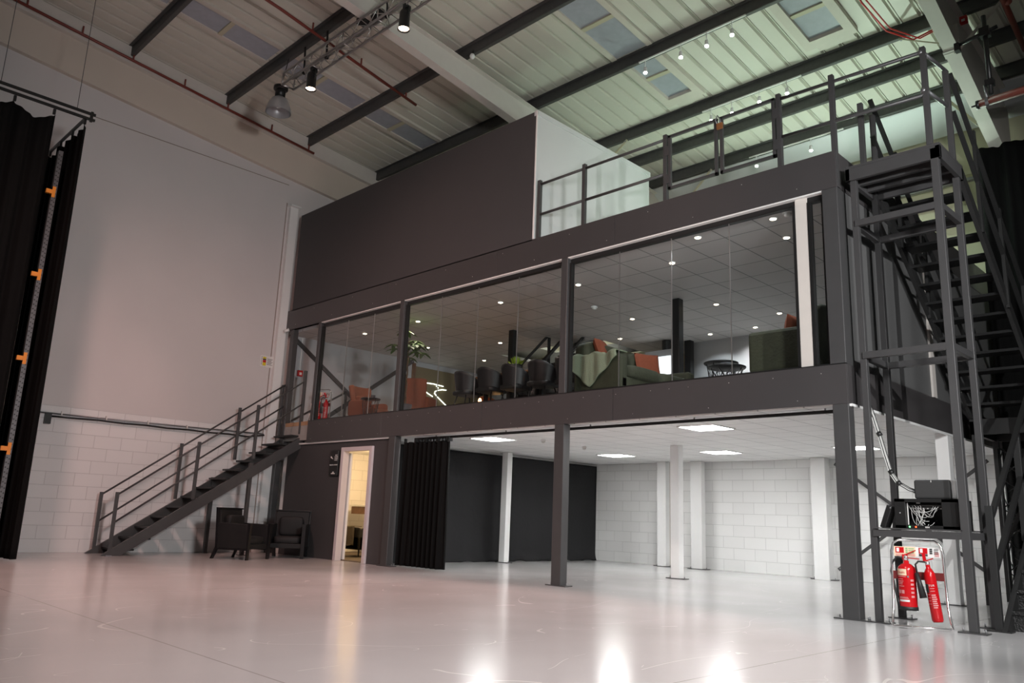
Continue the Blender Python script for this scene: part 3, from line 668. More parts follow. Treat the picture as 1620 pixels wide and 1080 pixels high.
# ------------------------------------------------------------------ curtains
def curtain(name, lab, p, q, z0, z1, folds, amp, ma='blackcloth', sag=0., flare=0., cat='curtain', group=None, nu=None, seed=1, puddle=0., hooks=True, hem=0.):
    """hangs from p to q (x, y pairs)"""
    p, q = Vector((*p, 0)), Vector((*q, 0)); d = (q-p); L = d.length; d.normalize(); n = Vector((-d.y, d.x, 0))
    rnd = random.Random(seed); ph = [rnd.uniform(0, 6.28) for _ in range(4)]; nu = nu or folds*14
    hk = max(2, folds//2)
    def f(u, v):
        top = v; z = z0+(z1-z0)*v
        s_ = math.sin(u*folds*2*PI+ph[0]+.6*math.sin(u*7+ph[1]))*.75 + .35*math.sin(u*folds*4.3*PI+ph[2]+v*1.2)
        a = amp*(1.0-.35*v)
        if sag and v > .97: z -= sag*abs(math.sin(u*hk*PI))**.8*(v-.97)/.03
        if hem and v < .02: z += hem*math.sin(u*31+ph[3])
        pos = p+d*(u*L) + n*(a*s_)
        if flare: pos += d*((u-.5)*flare*(1-v)**1.5*L)
        if puddle and v < .09: pos += n*puddle*(1-v/.09)*(.6+.4*math.sin(u*40+v*30)); z += .02*math.sin(u*53+ph[0])*(1-v/.09)
        return Vector((pos.x, pos.y, z))
    t = thing(name, tuple((p+q)/2+Vector((0, 0, z0))), lab, cat, group)
    c = MB(True).grid(f, nu, 44).build('cloth', ma, t)
    sm = c.modifiers.new('thickness', 'SOLIDIFY'); sm.thickness = .006
    if hooks:
        for i in range(hk+1):
            b_ = p+d*(L*min(max(i/hk, .01), .99)); MB().box(b_.x-.02, b_.x+.02, b_.y-.02, b_.y+.02, z1-.02, z1+.07).build('glider_hook', 'black', t)
    return t
curtain('stage_curtain', 'tall black drape hanging at the left edge of the hall', (-10.6, -9.6), (-10.6, -5.87), .05, 7.27, 12, .09, sag=.16, seed=3, group='tall black drapes at the left')
curtain('stage_curtain', 'tall black return drape behind the perforated rack upright', (-12.6, -5.42), (-10.62, -5.42), .03, 7.30, 7, .07, sag=.12, seed=5, group='tall black drapes at the left')
t = thing('curtain_track', (-10.6, -7.5, 7.36), 'black double curtain track hung on wires by the left wall', 'track')
MB().box(-10.62, -10.58, -10, -5.28, 7.36, 7.40).build('rail', 'black', t)
MB().box(-10.62, -10.58, -10, -5.28, 7.46, 7.50).build('rail', 'black', t)
MB().box(-12.7, -10.6, -5.44, -5.40, 7.36, 7.40).build('rail', 'black', t)
MB().tube([(-10.6, -6.72, 7.5), (-10.6, -6.72, roofz(-6.72))], .006, 6).build('hanging_wire', 'purlin', t)
MB().tube([(-10.6, -5.58, 7.5), (-10.6, -5.58, roofz(-5.58))], .006, 6).build('hanging_wire', 'purlin', t)
MB().box(-10.625, -10.575, -5.36, -5.32, 7.34, 7.52).build('end_clamp', 'black', t)
# pallet racking upright behind the drapes
t = thing('rack_upright', (-10.95, -5.63, 0), 'tall perforated steel rack upright between the black drapes', 'rack')
u_ = MB().box(-10.99, -10.905, -5.67, -5.66, 0, 6.78).box(-10.91, -10.90, -5.67, -5.60, 0, 6.78).box(-10.99, -10.98, -5.67, -5.60, 0, 6.78)
u_.build('column', 'rackgrey', t)
h = MB()
for i in range(88):
    z = .1+i*.0755
    for y in (-5.652, -5.617): h.box(-10.9005, -10.8985, y-.010, y+.010, z+(.02 if y < -5.64 else 0), z+.022+(.02 if y < -5.64 else 0))
tag(h.build('slot_holes', 'black', t), kind='stuff')
for z in (6.02, 4.56, 3.15, 1.7):
    tag(MB().box(-10.95, -10.895, -5.76, -5.62, z-.03, z+.04).box(-10.97, -10.89, -5.67, -5.62, z-.09, z+.10).build('beam_end_connector', 'orange', t), 'orange beam connector')
curtain('stage_curtain', 'gathered black curtain hanging at the left of the open white bay', (-8.35, .18), (-7.15, .22), .03, 2.24, 9, .075, seed=9, flare=.02, group='black curtains at the mezzanine front')
t = thing('curtain_track', (-4.3, .3, 2.28), 'black curtain rail under the mezzanine soffit along the open front', 'track')
MB().box(-8.2, -.2, .28, .32, 2.29, 2.33).build('rail', 'black', t)
h = MB()
for i in range(5): h.tube([(-7.6+i*1.8, .3, 2.31), (-7.6+i*1.8, .3, H1+.02)], .012, 6)
h.build('rail_hangers', 'galv', t)
h = MB()
for i in range(12): h.box(-8.15+i*.085, -8.12+i*.085, .26, .34, 2.235, 2.29)
h.build('curtain_runners', 'black', t)
curtain('backdrop_cloth', 'black backdrop cloth hung on the partition beyond the gathered curtain', (-9.27, .3), (-9.25, 7.0), .0, 2.3, 6, .012, 'blackcloth2', cat='backdrop', puddle=-.06, hooks=False, seed=4)
curtain('stage_curtain', 'huge black drape closing the hall behind the stair tower', (.12, 5.75), (8.5, 5.75), 0, 7.55, 22, .1, 'blackcloth', seed=11, hooks=False, group='drapes behind the tower')

# ------------------------------------------------------------------ armchairs on the ground floor
def black_armchair():
    t = thing('armchair', (0, 0, 0), '', 'armchair', 'black velvet armchairs by the left stairs')
    # faces +X ; 0.72 wide (y), 0.75 deep (x)
    MB().rbox(-.30, .32, -.26, .26, .27, .42, .3).build('seat_cushion', 'blackvelvet', t)
    MB().box(-.33, .33, -.30, .30, .19, .28).build('seat_frame', 'blackvelvet', t, .01)
    MB().prism([(-.31, .20), (-.23, .20), (-.30, .90), (-.37, .90)], 'y', -.33, .33).build('backrest', 'blackvelvet', t, .01)
    bf = MB().prism([(-.33, .20), (-.31, .20), (-.38, .93), (-.40, .93)], 'y', -.35, .35).prism([(-.40, .90), (-.29, .90), (-.29, .93), (-.40, .93)], 'y', -.35, .35)
    bf.prism([(-.33, .20), (-.27, .20), (-.35, .93), (-.39, .93)], 'y', -.36, -.33).prism([(-.33, .20), (-.27, .20), (-.35, .93), (-.39, .93)], 'y', .33, .36)
    bf.build('back_frame', 'blackwood', t, .004)
    for s_ in (-1, 1):
        y0, y1 = sorted((s_*.29, s_*.36))
        MB().prism([(-.33, .19), (.34, .19), (.36, .64), (-.34, .66)], 'y', y0+.006, y1-.006).build('armrest', 'blackvelvet', t, .015)
        MB().prism([(.34, .0), (.37, .0), (.385, .66), (.33, .66)], 'y', y0, y1).build('leg', 'blackwood', t, .003)
        MB().prism([(-.42, .0), (-.385, .0), (-.28, .22), (-.33, .22)], 'y', y0, y1-.02 if s_ > 0 else y1).build('leg', 'blackwood', t, .003)
        MB().box(-.34, .36, y0+.002, y1-.002, .17, .20).build('side_rail', 'blackwood', t)
    c = MB().rbox(-.27, -.12, -.24, .24, .42, .80, .35); c.xform(Matrix.Translation((-.02, 0, 0)))
    c.build('back_cushion', 'blackvelvet', t)
    return t
a1 = black_armchair(); a1['label'] = 'black velvet armchair seen from its side, nearest the foot of the stairs'
a2 = copy_tree(a1); a2['label'] = 'black velvet armchair facing the hall beside the dark wall, with a glossy back rim'
a1.location = (-10.86, -1.57, 0); a1.rotation_euler = (0, 0, math.radians(28))
a2.location = (-11.17, -.42, 0); a2.rotation_euler = (0, 0, math.radians(-38))
# chair with throw and console inside the dressing room
def shifted(mb, dx, dy): return mb.xform(Matrix.Translation((dx, dy, 0)))
DX, DY = -.93, .1
t = thing('armchair', (-11.23, 1.35, 0), 'dark armchair under a throw inside the lit doorway room', 'armchair')
shifted(MB().box(-10.62, -9.92, .95, 1.6, .16, .46), DX, DY).build('seat', 'leather', t, .04)
shifted(MB().box(-10.62, -9.92, .95, 1.08, .16, .62), DX, DY).build('backrest', 'leather', t, .04)
for x in (-10.57, -9.97):
    for y in (1.0, 1.55): shifted(MB().lathe([(.012, 0), (.022, .17)], (x, y, .012), 8), DX, DY).build('leg', 'blackwood', t)
tt = shifted(MB(True).grid(lambda u, v: Vector((-10.58+.5*u, .925-.012*math.sin(u*14)+(.0 if v < .8 else (v-.8)*1.0), min(.65, .24+v*.55+.02*math.sin(u*9)))), 16, 16), DX, DY).build('throw_blanket', mat('brown_grey_throw', (.16, .14, .11), .95, bump=.5, bscale=80))
tt.modifiers.new('thickness', 'SOLIDIFY').thickness = .012
tag(tt, 'brown grey throw draped over the armchair inside the doorway', 'blanket')
t = thing('console_table', (-12.2, 2.3, 0), 'white console with dark drawer inside the doorway room', 'table')
MB().box(-12.75, -11.6, 2.05, 2.5, 1.07, 1.11).build('top', 'white', t, .004)
MB().box(-12.72, -11.63, 2.07, 2.48, .90, 1.07).build('drawer_box', 'wood', t, .003)
MB().box(-12.35, -11.65, 2.2, 2.48, .02, .90).build('body', 'white', t)
MB().box(-12.3, -11.7, 2.185, 2.20, .74, .84).build('recess_strip', 'black', t)

# ------------------------------------------------------------------ room sign, wall notice
t = thing('wall_sign', (-10.47, .06, 1.65), 'tall black sign with small white lettering left of the doorway', 'sign')
MB().box(-10.63, -10.33, .035, .075, 1.64, 2.15).build('board', 'black', t, .004)
text('FIRST', .038, t, face_front(-10.40, .032, 2.05), 'label'); text('FLOOR', .038, t, face_front(-10.40, .032, 2.015), 'label')
text('STUDIO', .034, t, face_front(-10.40, .032, 1.98), 'label'); text('LOUNGE', .026, t, face_front(-10.41, .032, 1.95), 'label')
text('DRESSING ROOM', .036, t, face_front(-10.48, .032, 1.855), 'label')
MB().box(-10.50, -10.455, .03, .036, 1.70, 1.72).box(-10.545, -10.41, .03, .036, 1.675, 1.692).build('emblem', 'label', t)
MB().prism([(-10.60, 2.03), (-10.57, 2.03), (-10.57, 2.01), (-10.55, 2.01), (-10.55, 1.99), (-10.52, 1.99), (-10.52, 1.975), (-10.60, 2.0)], 'y', .03, .036).build('arrow', 'label', t)
t = thing('safety_notice', (XL, -.35, 4.1), 'white safety notice with yellow and red panels on the left wall', 'sign')
MB().box(XL, XL+.012, -.52, -.17, 4.08, 4.34).build('board', 'label', t)
MB().box(XL+.011, XL+.016, -.455, -.375, 4.27, 4.31).build('yellow_print', 'yellow', t)
MB().box(XL+.011, XL+.016, -.455, -.375, 4.11, 4.18).build('yellow_print', 'yellow', t)
MB().box(XL+.011, XL+.016, -.455, -.375, 4.18, 4.235).build('red_panel', 'redplastic', t)
MB().box(XL+.011, XL+.016, -.455, -.375, 4.238, 4.268).build('black_panel', 'blackink', t)
l_ = MB()
for i in range(7): l_.box(XL+.011, XL+.014, -.35+.01*(i % 2), -.21-.02*(i % 3), 4.27-.022*i, 4.278-.022*i)
for i in range(5): l_.box(XL+.011, XL+.014, -.49, -.475, 4.29-.04*i, 4.31-.04*i)
l_.build('small_print', 'blackink', t)

# ------------------------------------------------------------------ cable run on the left wall
t = thing('cable_trunking', (XL+.04, -2.3, 2.5), 'grey conduit run along the left wall above the blocks', 'conduit')
MB().tube([(XL+.03, -5.1, 2.52), (XL+.03, -2.0, 2.545), (XL+.03, -.25, 2.57)], .014, 8).build('conduit', 'galv', t)
MB().tube([(XL+.05, -4.6, 2.47)]+[(XL+.05, -4.6+i*.44, 2.485-.012*(i % 2)) for i in range(1, 10)]+[(XL+.05, -.25, 2.54)], .017, 8).build('cable', 'black', t)
MB().box(XL, XL+.10, -4.68, -4.58, 2.32, 2.52).build('bracket_box', 'black', t)
h = MB()
for y in (-4.4, -3.6, -2.8, -2.0, -1.2): h.box(XL, XL+.05, y-.01, y+.01, 2.49, 2.58)
h.build('saddles', 'label', t)
# fire alarm point and box
t = thing('fire_alarm_point', (XL+.03, .5, 4.0), 'red fire alarm call point by the head of the left stairs', 'alarm')
MB().box(XL+.03, XL+.10, .42, .54, 3.99, 4.13).build('body', 'redplastic', t, .006)
MB().box(XL+.10, XL+.104, .45, .51, 4.02, 4.08).build('glass_plate', 'label', t)
MB().box(XL+.03, XL+.05, .47, .49, 4.13, 4.9).build('conduit', 'white', t)
t = thing('junction_box', (XL+.03, .3, 4.0), 'small white junction box left of the red alarm point', 'box')
MB().box(XL+.03, XL+.08, .25, .36, 3.99, 4.12).build('body', 'white', t, .006)
MB().box(XL+.03, XL+.05, .29, .31, 4.12, 4.9).build('conduit', 'white', t)

# cctv camera, sensors
t = thing('security_camera', (-12.82, -.06, 5.0), 'small white security camera under the left end of the upper fascia', 'camera')
MB().lathe([(.0, 0), (.035, 0), (.035, .12), (.0, .12)], (-12.84, -.08, 4.95), 14, (.5, .6, .3)).build('body', 'white', t)
MB().lathe([(0, -.004), (.025, -.004), (.025, .001), (0, .001)], (-12.84, -.08, 4.95), 14, (.5, .6, .3)).build('lens', 'black', t)
MB().tube([(-12.80, -.03, 4.985), (-12.80, .0, 5.03)], .015, 8).build('bracket', 'white', t)
def detector(x, y, z, lab, r=.05, group='smoke detectors'):
    t = thing('smoke_detector', (x, y, z-.06), lab, 'detector', group)
    MB().lathe([(0, 0), (r*.6, 0), (r, -.02), (r, -.03), (0, -.03)][::-1], (x, y, z), 16).build('base', 'white', t)
    MB().lathe([(0, -.03), (r*.75, -.03), (r*.6, -.065), (0, -.07)], (x, y, z), 16).build('head', 'mount', t)
detector(-6.21, 1.67, H1+.005, 'smoke detector on the white soffit left of the middle dark column')
detector(-6.38, 3.03, H1+.005, 'smoke detector on the white soffit right of the middle dark column')
detector(-5.67, 2.39, 4.93, 'smoke detector on the lounge ceiling near the sofa glazing post', .07)
detector(-.75, .25, 4.93, 'round sensor on the lounge ceiling by the pale upright', .07)
t = thing('roof_sensor', (-6.77, 0, 9.45), 'small white dome sensor beside the purlin and white rafter', 'sensor')
MB().sphere((-6.77, -.05, 9.52), .05, .05, .06).build('dome', 'white', t)
MB().tube([(-6.77, -.04, 9.58), (-6.8, -.01, 9.68)], .012, 6).build('stem', 'black', t)

# ------------------------------------------------------------------ soffit light panels
PAN = [(-7.02, 1.17, 'nearest the gathered curtain'), (-7.01, 4.87, 'above the black backdrop cloth'), (-2.64, 1.32, 'nearest the right front corner column'),
       (-4.52, 4.95, 'deep in the bay near the rear wall'), (-1.9, 4.97, 'seen past the right front corner column'), (-.95, 3.2, 'under the right side near the tower')]
for x, y, lab in PAN[:5]:
    t = thing('ceiling_light', (x, y, H1-.01), 'square lit soffit panel '+lab, 'ceiling light', 'soffit light panels')
    MB().box(x-.31, x+.31, y-.31, y-.29, H1-.012, H1+.006).box(x-.31, x+.31, y+.29, y+.31, H1-.012, H1+.006).box(x-.31, x-.29, y-.29, y+.29, H1-.012, H1+.006).box(x+.29, x+.31, y-.29, y+.29, H1-.012, H1+.006).build('frame', 'white', t)
    MB().box(x-.29, x+.29, y-.29, y+.29, H1-.008, H1+.002).build('diffuser', 'panel_light', t)
# downlights
DL = ['left front row end over the stairs head', 'in front row left of the big plant post', 'left one of the second row over the orange chairs', 'front row above the dining chairs', 'second row above the table plant', 'rear row left end by the feature panel',
      'front row just right of the sofa glazing post', 'second row behind the sofa', 'rear row in front of the interior stairs', 'front row middle of the right bay', 'second row right of the black inner post', 'rear most above the white wall by the inner post',
      'tight against the glass, left one', 'tight against the glass, right one', 'front row nearest the pale upright', 'rear row above the right sofa', 'last one over the white rear wall']
for (x, y), lab in zip(DOWN, DL):
    t = thing('downlight', (x, y, 4.92), 'small warm ceiling downlight, '+lab, 'downlight', 'lounge downlights')
    MB().lathe([(.035, 0), (.055, 0), (.055, .012), (.035, .012)], (x, y, 4.918), 16).build('bezel', 'white', t)
    MB().lathe([(0, 0), (.042, 0), (.042, .006), (0, .006)], (x, y, 4.912), 16).build('lens', 'down', t)
# track spots
TL = ['leftmost and largest of the front row', 'second of the front row', 'third of the front row', 'rightmost of the front row', 'rightmost of the middle row above the gate', 'middle row above the right gate leaf', 'middle row above the padlock',
      'middle row above the left gate leaf', 'leftmost of the eaves row', 'middle of the eaves row', 'rightmost of the eaves row beside the corner rail post']
for (x, y, z), lab in zip(TRACK, TL):
    t = thing('track_spotlight', (x, y, z-.12), 'small lit track spotlight, '+lab, 'spotlight', 'track spotlights')
    pz = roofz(y)
    MB().tube([(x, y, z+.02), (x, y, pz)], .008, 6).build('stem', 'white', t)
    MB().lathe([(.012, .05), (.03, .04), (.036, -.02), (.034, -.06)], (x, y, z), 12).build('housing', 'white', t)
    MB().sphere((x, y, z-.07), .034, .034, .026).build('lamp', 'track', t)
for y, x0, x1, lab in ((2.05, -4.4, -2.2, 'front row'), (4.1, -4.3, -2.2, 'middle row'), (6.2, -4.4, -2.3, 'eaves row')):
    tag(MB().box(x0, x1, y-.015, y+.015, roofz(y)-.03, roofz(y)-.006).build('lighting_track', 'white'), 'white lighting track under the purlin of the '+lab, 'track', 'lighting tracks')

# ------------------------------------------------------------------ lamp truss, stage lamps, bell lamp
t = thing('lighting_truss', (-4.5, TRUSS_Y, 9.1), 'grey box truss hung under the roof carrying stage lamps', 'truss')
tx0, tx1 = -9.75, 1.5; tw = .11; tz0, tz1 = 9.05, 9.29; ty0, ty1 = TRUSS_Y-.13, TRUSS_Y+.13
for y in (ty0, ty1):
    for z in (tz0, tz1): MB().tube([(tx0, y, z), (tx1, y, z)], .022, 8).build('chord', 'alu', t)
k = MB(); i = 0; x = tx0+.03
while x < tx1-.3:
    a, b_ = (tz0, tz1) if i % 2 else (tz1, tz0)
    for y in (ty0, ty1): k.tube([(x, y, a), (x+.26, y, b_)], .008, 6)
    for z in (tz0, tz1): k.tube([(x, ty0 if i % 2 else ty1, z), (x+.26, ty1 if i % 2 else ty0, z)], .008, 6)
    if i % 4 == 0: k.tube([(x, ty0, tz0), (x, ty1, tz0)], .01, 6); k.tube([(x, ty0, tz0), (x, ty0, tz1)], .01, 6)
    x += .26; i += 1
k.tube([(tx0, ty0, tz0), (tx0, ty1, tz0)], .012, 6); k.tube([(tx0, ty0, tz1), (tx0, ty1, tz1)], .012, 6)
for y in (ty0, ty1): k.tube([(tx0, y, tz0), (tx0, y, tz1)], .012, 6)
tag(k.build('lattice_bars', 'alu', t))
for x in (-9.4, -8.6, -6.7):
    MB().tube([(x, ty1, tz1), (x, -2.12, roofz(-2.12))], .02, 8).sphere((x, ty1, tz1), .045).build('hanging_clamp', 'black', t)
def stage_lamp(x, lab):
    t = thing('stage_lamp', (x, TRUSS_Y, 8.6), lab, 'stage lamp', 'black stage lamps on the truss')
    y = TRUSS_Y-.05
    MB().lathe([(.0, .36), (.06, .35), (.085, .30), (.09, .02), (.105, .0), (.098, .0), (.085, .03)], (x, y, 8.60), 20).build('housing', 'black', t)
    MB().lathe([(0, 0), (.082, 0), (.082, .01), (0, .01)], (x, y, 8.62), 20).build('lens', 'stage', t)
    MB().tube([(x-.11, y, 8.8), (x-.11, y, 8.98), (x, y, 9.0), (x+.11, y, 8.98), (x+.11, y, 8.8)], .012, 6).build('yoke', 'black', t)
    MB().box(x-.03, x+.03, y-.03, y+.09, 8.97, 9.06).build('hook_clamp', 'black', t)
stage_lamp(-8.75, 'lit black stage lamp on the truss, right of the silver bell lamp')
stage_lamp(-5.93, 'lit black stage lamp on the truss at the top of the picture')
t = thing('moving_head_unit', (-6.9, TRUSS_Y, 9.2), 'black unlit lamp clamped across the truss near the top', 'stage lamp')
MB().lathe([(0, 0), (.07, .0), (.08, .2), (.05, .26), (0, .26)], (-7.0, TRUSS_Y+.05, 9.33), 14, (1, .1, .2)).build('housing', 'black', t)
MB().box(-7.3, -7.1, TRUSS_Y-.1, TRUSS_Y+.08, 9.3, 9.4).build('ballast_box', 'black', t)
t = thing('high_bay_lamp', (-10.0, TRUSS_Y, 8.55), 'silver bell shaped high bay lamp hanging unlit under the roof', 'pendant lamp')
bx, by = -10.03, TRUSS_Y
MB().lathe([(.245, 0), (.24, .06), (.21, .18), (.15, .29), (.09, .33), (.085, .325), (.14, .285), (.2, .175), (.23, .06), (.235, 0)], (bx, by, 8.60), 28).build('reflector', 'carton', t)
MB().lathe([(0, .50), (.09, .50), (.10, .46), (.10, .33), (0, .33)], (bx, by, 8.60), 20).lathe([(0, .56), (.14, .56), (.14, .50), (0, .50)], (bx, by, 8.6), 20).build('control_gear', 'black', t)
MB().tube([(bx, by, 9.15), (bx, by+.1, roofz(-2.12))], .008, 6).build('suspension', 'black', t)
MB().lathe([(0, 0), (.05, .0), (.06, .1), (0, .2)], (bx, by, 8.72), 12).build('bulb', 'white', t)

# red pipes
t = thing('sprinkler_pipe', (XL+.3, -4, 9.9), 'red pipe run below the roof along the left wall', 'pipe', 'red pipes under the roof')
MB().tube([(XL+.3, -9, 10.45), (XL+.3, .15, 9.44)], .03, 10).build('pipe', 'redpipe', t)
h = MB()
for y in (-6.2, -5.2, -4.2, -3.1, -2.1, -1.0, .0): h.tube([(XL+.3, y, 9.46-.1104*(y-.15)), (XL+.3, y, 9.62-.1104*(y-.15))], .018, 6)
h.build('sprinkler_heads', 'redpipe', t)
t = thing('sprinkler_pipe', (-8.75, -2, 9.6), 'red pipe crossing above the lamp truss and ending by the white rafter', 'pipe', 'red pipes under the roof')
MB().tube([(-8.4, -7.6, 10.25), (-8.62, -3.1, 9.8), (-8.98, .35, 9.47)], .03, 10).build('pipe', 'redpipe', t)
h = MB()
for p_ in ((-8.45, -6.0, 10.1), (-8.53, -4.2, 9.93), (-8.66, -2.4, 9.75), (-8.8, -1.2, 9.63), (-8.95, .05, 9.52)): h.tube([p_, (p_[0], p_[1], p_[2]+.14)], .018, 6)
h.build('sprinkler_heads', 'redpipe', t)
t = thing('sprinkler_pipe', (1.2, 4, 9), 'dark red pipe crossing the top right corner', 'pipe', 'red pipes under the roof')
MB().tube([(1.25, 2.6, 9.02), (1.18, 3.9, 8.95), (1.12, 5.3, 8.9)], .045, 10).build('pipe', 'redpipe', t)
MB().sphere((1.23, 3.8, 8.96), .06).build('collar', 'redpipe', t)
t = thing('banner_roller', (1.6, 2, 6.5), 'thick red tube hanging level near the top right edge', 'tube')
MB().tube([(1.12, 2.0, 6.50), (3.2, 2.0, 6.56)], .055, 14).build('tube', 'redpipe', t)
MB().tube([(1.09, 2.0, 6.50), (1.13, 2.0, 6.50)], .058, 14).tube([(1.03, 2.0, 6.495), (1.1, 2.0, 6.5)], .012, 8).build('end_cap', 'black', t)
MB().lathe([(.062, -.02), (.062, .02)], (1.22, 2, 6.503), 14, (1, 0, .03)).tube([(1.22, 2, 6.55), (1.2, 2, 6.75)], .012, 6).build('clamp', 'galv', t)
t = thing('scaffold_dropper', (1.28, 2, 6.6), 'black scaffold tube hanging from the roof in the top right corner', 'tube')
MB().tube([(1.27, 2.0, 6.60), (1.27, 2.0, 7.75)], .03, 12).build('upright', 'black', t)
MB().tube([(.93, 2.0, 7.45), (1.42, 2.0, 7.53)], .026, 12).build('cross_tube', 'black', t)
for c_ in ((1.21, 1.33, 1.94, 2.06, 7.44, 7.56), (1.22, 1.32, 1.95, 2.05, 6.72, 6.80), (.9, .96, 1.95, 2.05, 7.36, 7.47)): MB().box(*c_).build('coupler', 'black', t)
brace((.56, 3.388, 8.15), (1.15, 4.1, 9.25), .05, 'pale brace bar crossing the top right corner', 'pale fly braces', ma='rafter', up=(0, 1, 0))
t = thing('alarm_sounder', (.6, 3.84, 8.88), 'small red alarm sounder beside the right rafter', 'alarm')
MB().box(.55, .66, 3.80, 3.88, 8.88, 9.0).build('body', 'redplastic', t, .01)
MB().box(.58, .63, 3.795, 3.80, 8.90, 8.94).build('grille', 'label', t)
tag(MB().tube([(-.6, -2.0, 9.85), (-.45, 1.0, 9.45), (-.50, 2.6, 9.12), (-.42, 3.4, 8.98), (-.20, 4.0, 9.02), (.2, 4.05, 9.12), (.4, 4.1, 9.2)], .014, 6).tube([(-.55, -2.0, 9.85), (-.40, 1.0, 9.47), (-.44, 2.6, 9.15), (-.36, 3.4, 9.0), (-.1, 4.0, 9.0), (.4, 4.1, 9.16)], .012, 6).build('red_cable', 'redplastic'),
    'red cables looped along the roof and purlin towards the right rafter', 'cable')

# ------------------------------------------------------------------ extinguishers on their stand
def cyl_ext(label_):
    t = thing('fire_extinguisher', (0, 0, 0), '', 'fire extinguisher'); return t
def foam():
    t = thing('fire_extinguisher', (0, 0, 0), '', 'fire extinguisher')
    MB().lathe([(0, .01), (.082, .01), (.085, .03), (.085, .40), (.078, .43), (.05, .455), (.028, .465), (.028, .49), (0, .49)], (0, 0, 0), 28).build('cylinder', 'red', t)
    MB().lathe([(0, 0), (.09, 0), (.09, .035), (.085, .037)], (0, 0, 0), 28).build('skirt', 'rubber', t)
    MB().lathe([(0, .485), (.022, .485), (.026, .53), (.015, .55), (0, .55)], (0, 0, 0), 14).build('valve', 'chrome', t)
    MB().bar((-.02, 0, .545), (.10, -.02, .60), .018, .01).bar((-.02, 0, .525), (.13, -.02, .515), .018, .01).box(-.03, .02, -.012, .012, .50, .555).build('lever', 'red', t)
    MB().tube([(-.02, 0, .52), (-.08, 0, .53), (-.13, -.005, .47), (-.145, -.005, .38), (-.12, -.005, .22), (-.085, -.02, .05)], .012, 10).build('hose', 'rubber', t)
    MB().tube([(-.10, -.012, .13), (-.082, -.02, .03)], [.015, .02], 10).build('nozzle', 'black', t)
    def wrap(a0, a1, z0, z1, r=.0862, n=8):
        a0, a1 = math.radians(a0), math.radians(a1)
        return MB().grid(lambda u, v: Vector((r*math.cos(a0+(a1-a0)*u), r*math.sin(a0+(a1-a0)*u), z0+(z1-z0)*v)), n, 1)
    wrap(-165, -85, .345, .41).build('name_band', 'cream_label', t)
    for i, (z, a) in enumerate(((.335, -90), (.31, -110), (.29, -108), (.275, -112), (.26, -115), (.24, -105), (.13, -85), (.12, -80))):
        wrap(-150, a, z-.005, z+.001).build('print_line', 'pinklabel', t)
    wrap(-150, -130, .165, .20).build('pictogram', 'pinklabel', t); wrap(-125, -105, .165, .20).build('pictogram', 'pinklabel', t)
    wrap(-150, -75, .085, .105).build('print_band', 'label', t)
    for z in (.3, .26, .22, .18, .14): wrap(-62, -40, z-.012, z+.008, n=3).build('pictogram', 'pinklabel', t)
    for i, ch in enumerate('Foam'):
        a = math.radians(-149+i*14.5)
        mt = Matrix.Translation((.0868*math.cos(a), .0868*math.sin(a), .376)) @ Matrix.Rotation(a+PI/2, 4, 'Z') @ Matrix.Rotation(PI/2, 4, 'X')
        text(ch, .036, t, mt, 'red', ext=.0005)
    return t
def co2():
    t = thing('fire_extinguisher', (0, 0, 0), '', 'fire extinguisher')
    MB().lathe([(0, 0), (.045, .003), (.054, .02), (.055, .44), (.05, .48), (.03, .52), (.022, .53), (.022, .56), (0, .56)], (0, 0, 0), 26).build('cylinder', 'red', t)
    MB().lathe([(0, .555), (.02, .555), (.024, .59), (0, .60)], (0, 0, 0), 14).build('valve', 'chrome', t)
    MB().bar((-.02, 0, .60), (-.02, 0, .68), .03, .02).bar((-.01, 0, .60), (.06, -.02, .62), .016, .01).build('lever', 'red', t)
    MB().tube([(-.02, 0, .59), (-.08, -.02, .60), (-.11, -.03, .57), (-.11, -.03, .48)], .01, 10).build('hose', 'rubber', t)
    MB().tube([(-.112, -.03, .49), (-.09, -.03, .24)], [.018, .036], 16).build('discharge_horn', 'rubber', t)
    def wrap(a0, a1, z0, z1, ma, r=.0562, nm='print_line'):
        a0, a1 = math.radians(a0), math.radians(a1)
        MB().grid(lambda u, v: Vector((r*math.cos(a0+(a1-a0)*u), r*math.sin(a0+(a1-a0)*u), z0+(z1-z0)*v)), 6, 1).build(nm, ma, t)
    wrap(-165, -115, .29, .375, 'blackink', nm='black_panel')
    for z in (.33, .305): wrap(-105, -60, z-.001, z+.001, 'label')
    for i in range(7): wrap(-100, -60+(i % 3)*4, .26-i*.02, .272-i*.02, 'pinklabel')
    for i in range(4): wrap(-150, -112, .27-i*.03, .273-i*.03, 'pinklabel')
    for i, ch in enumerate('TUR'):
        a = math.radians(-104+i*20)
        mt = Matrix.Translation((.0568*math.cos(a), .0568*math.sin(a), .358)) @ Matrix.Rotation(a+PI/2, 4, 'Z') @ Matrix.Rotation(PI/2, 4, 'X')
        text(ch, .026, t, mt, 'label', ext=.0005)
    return t
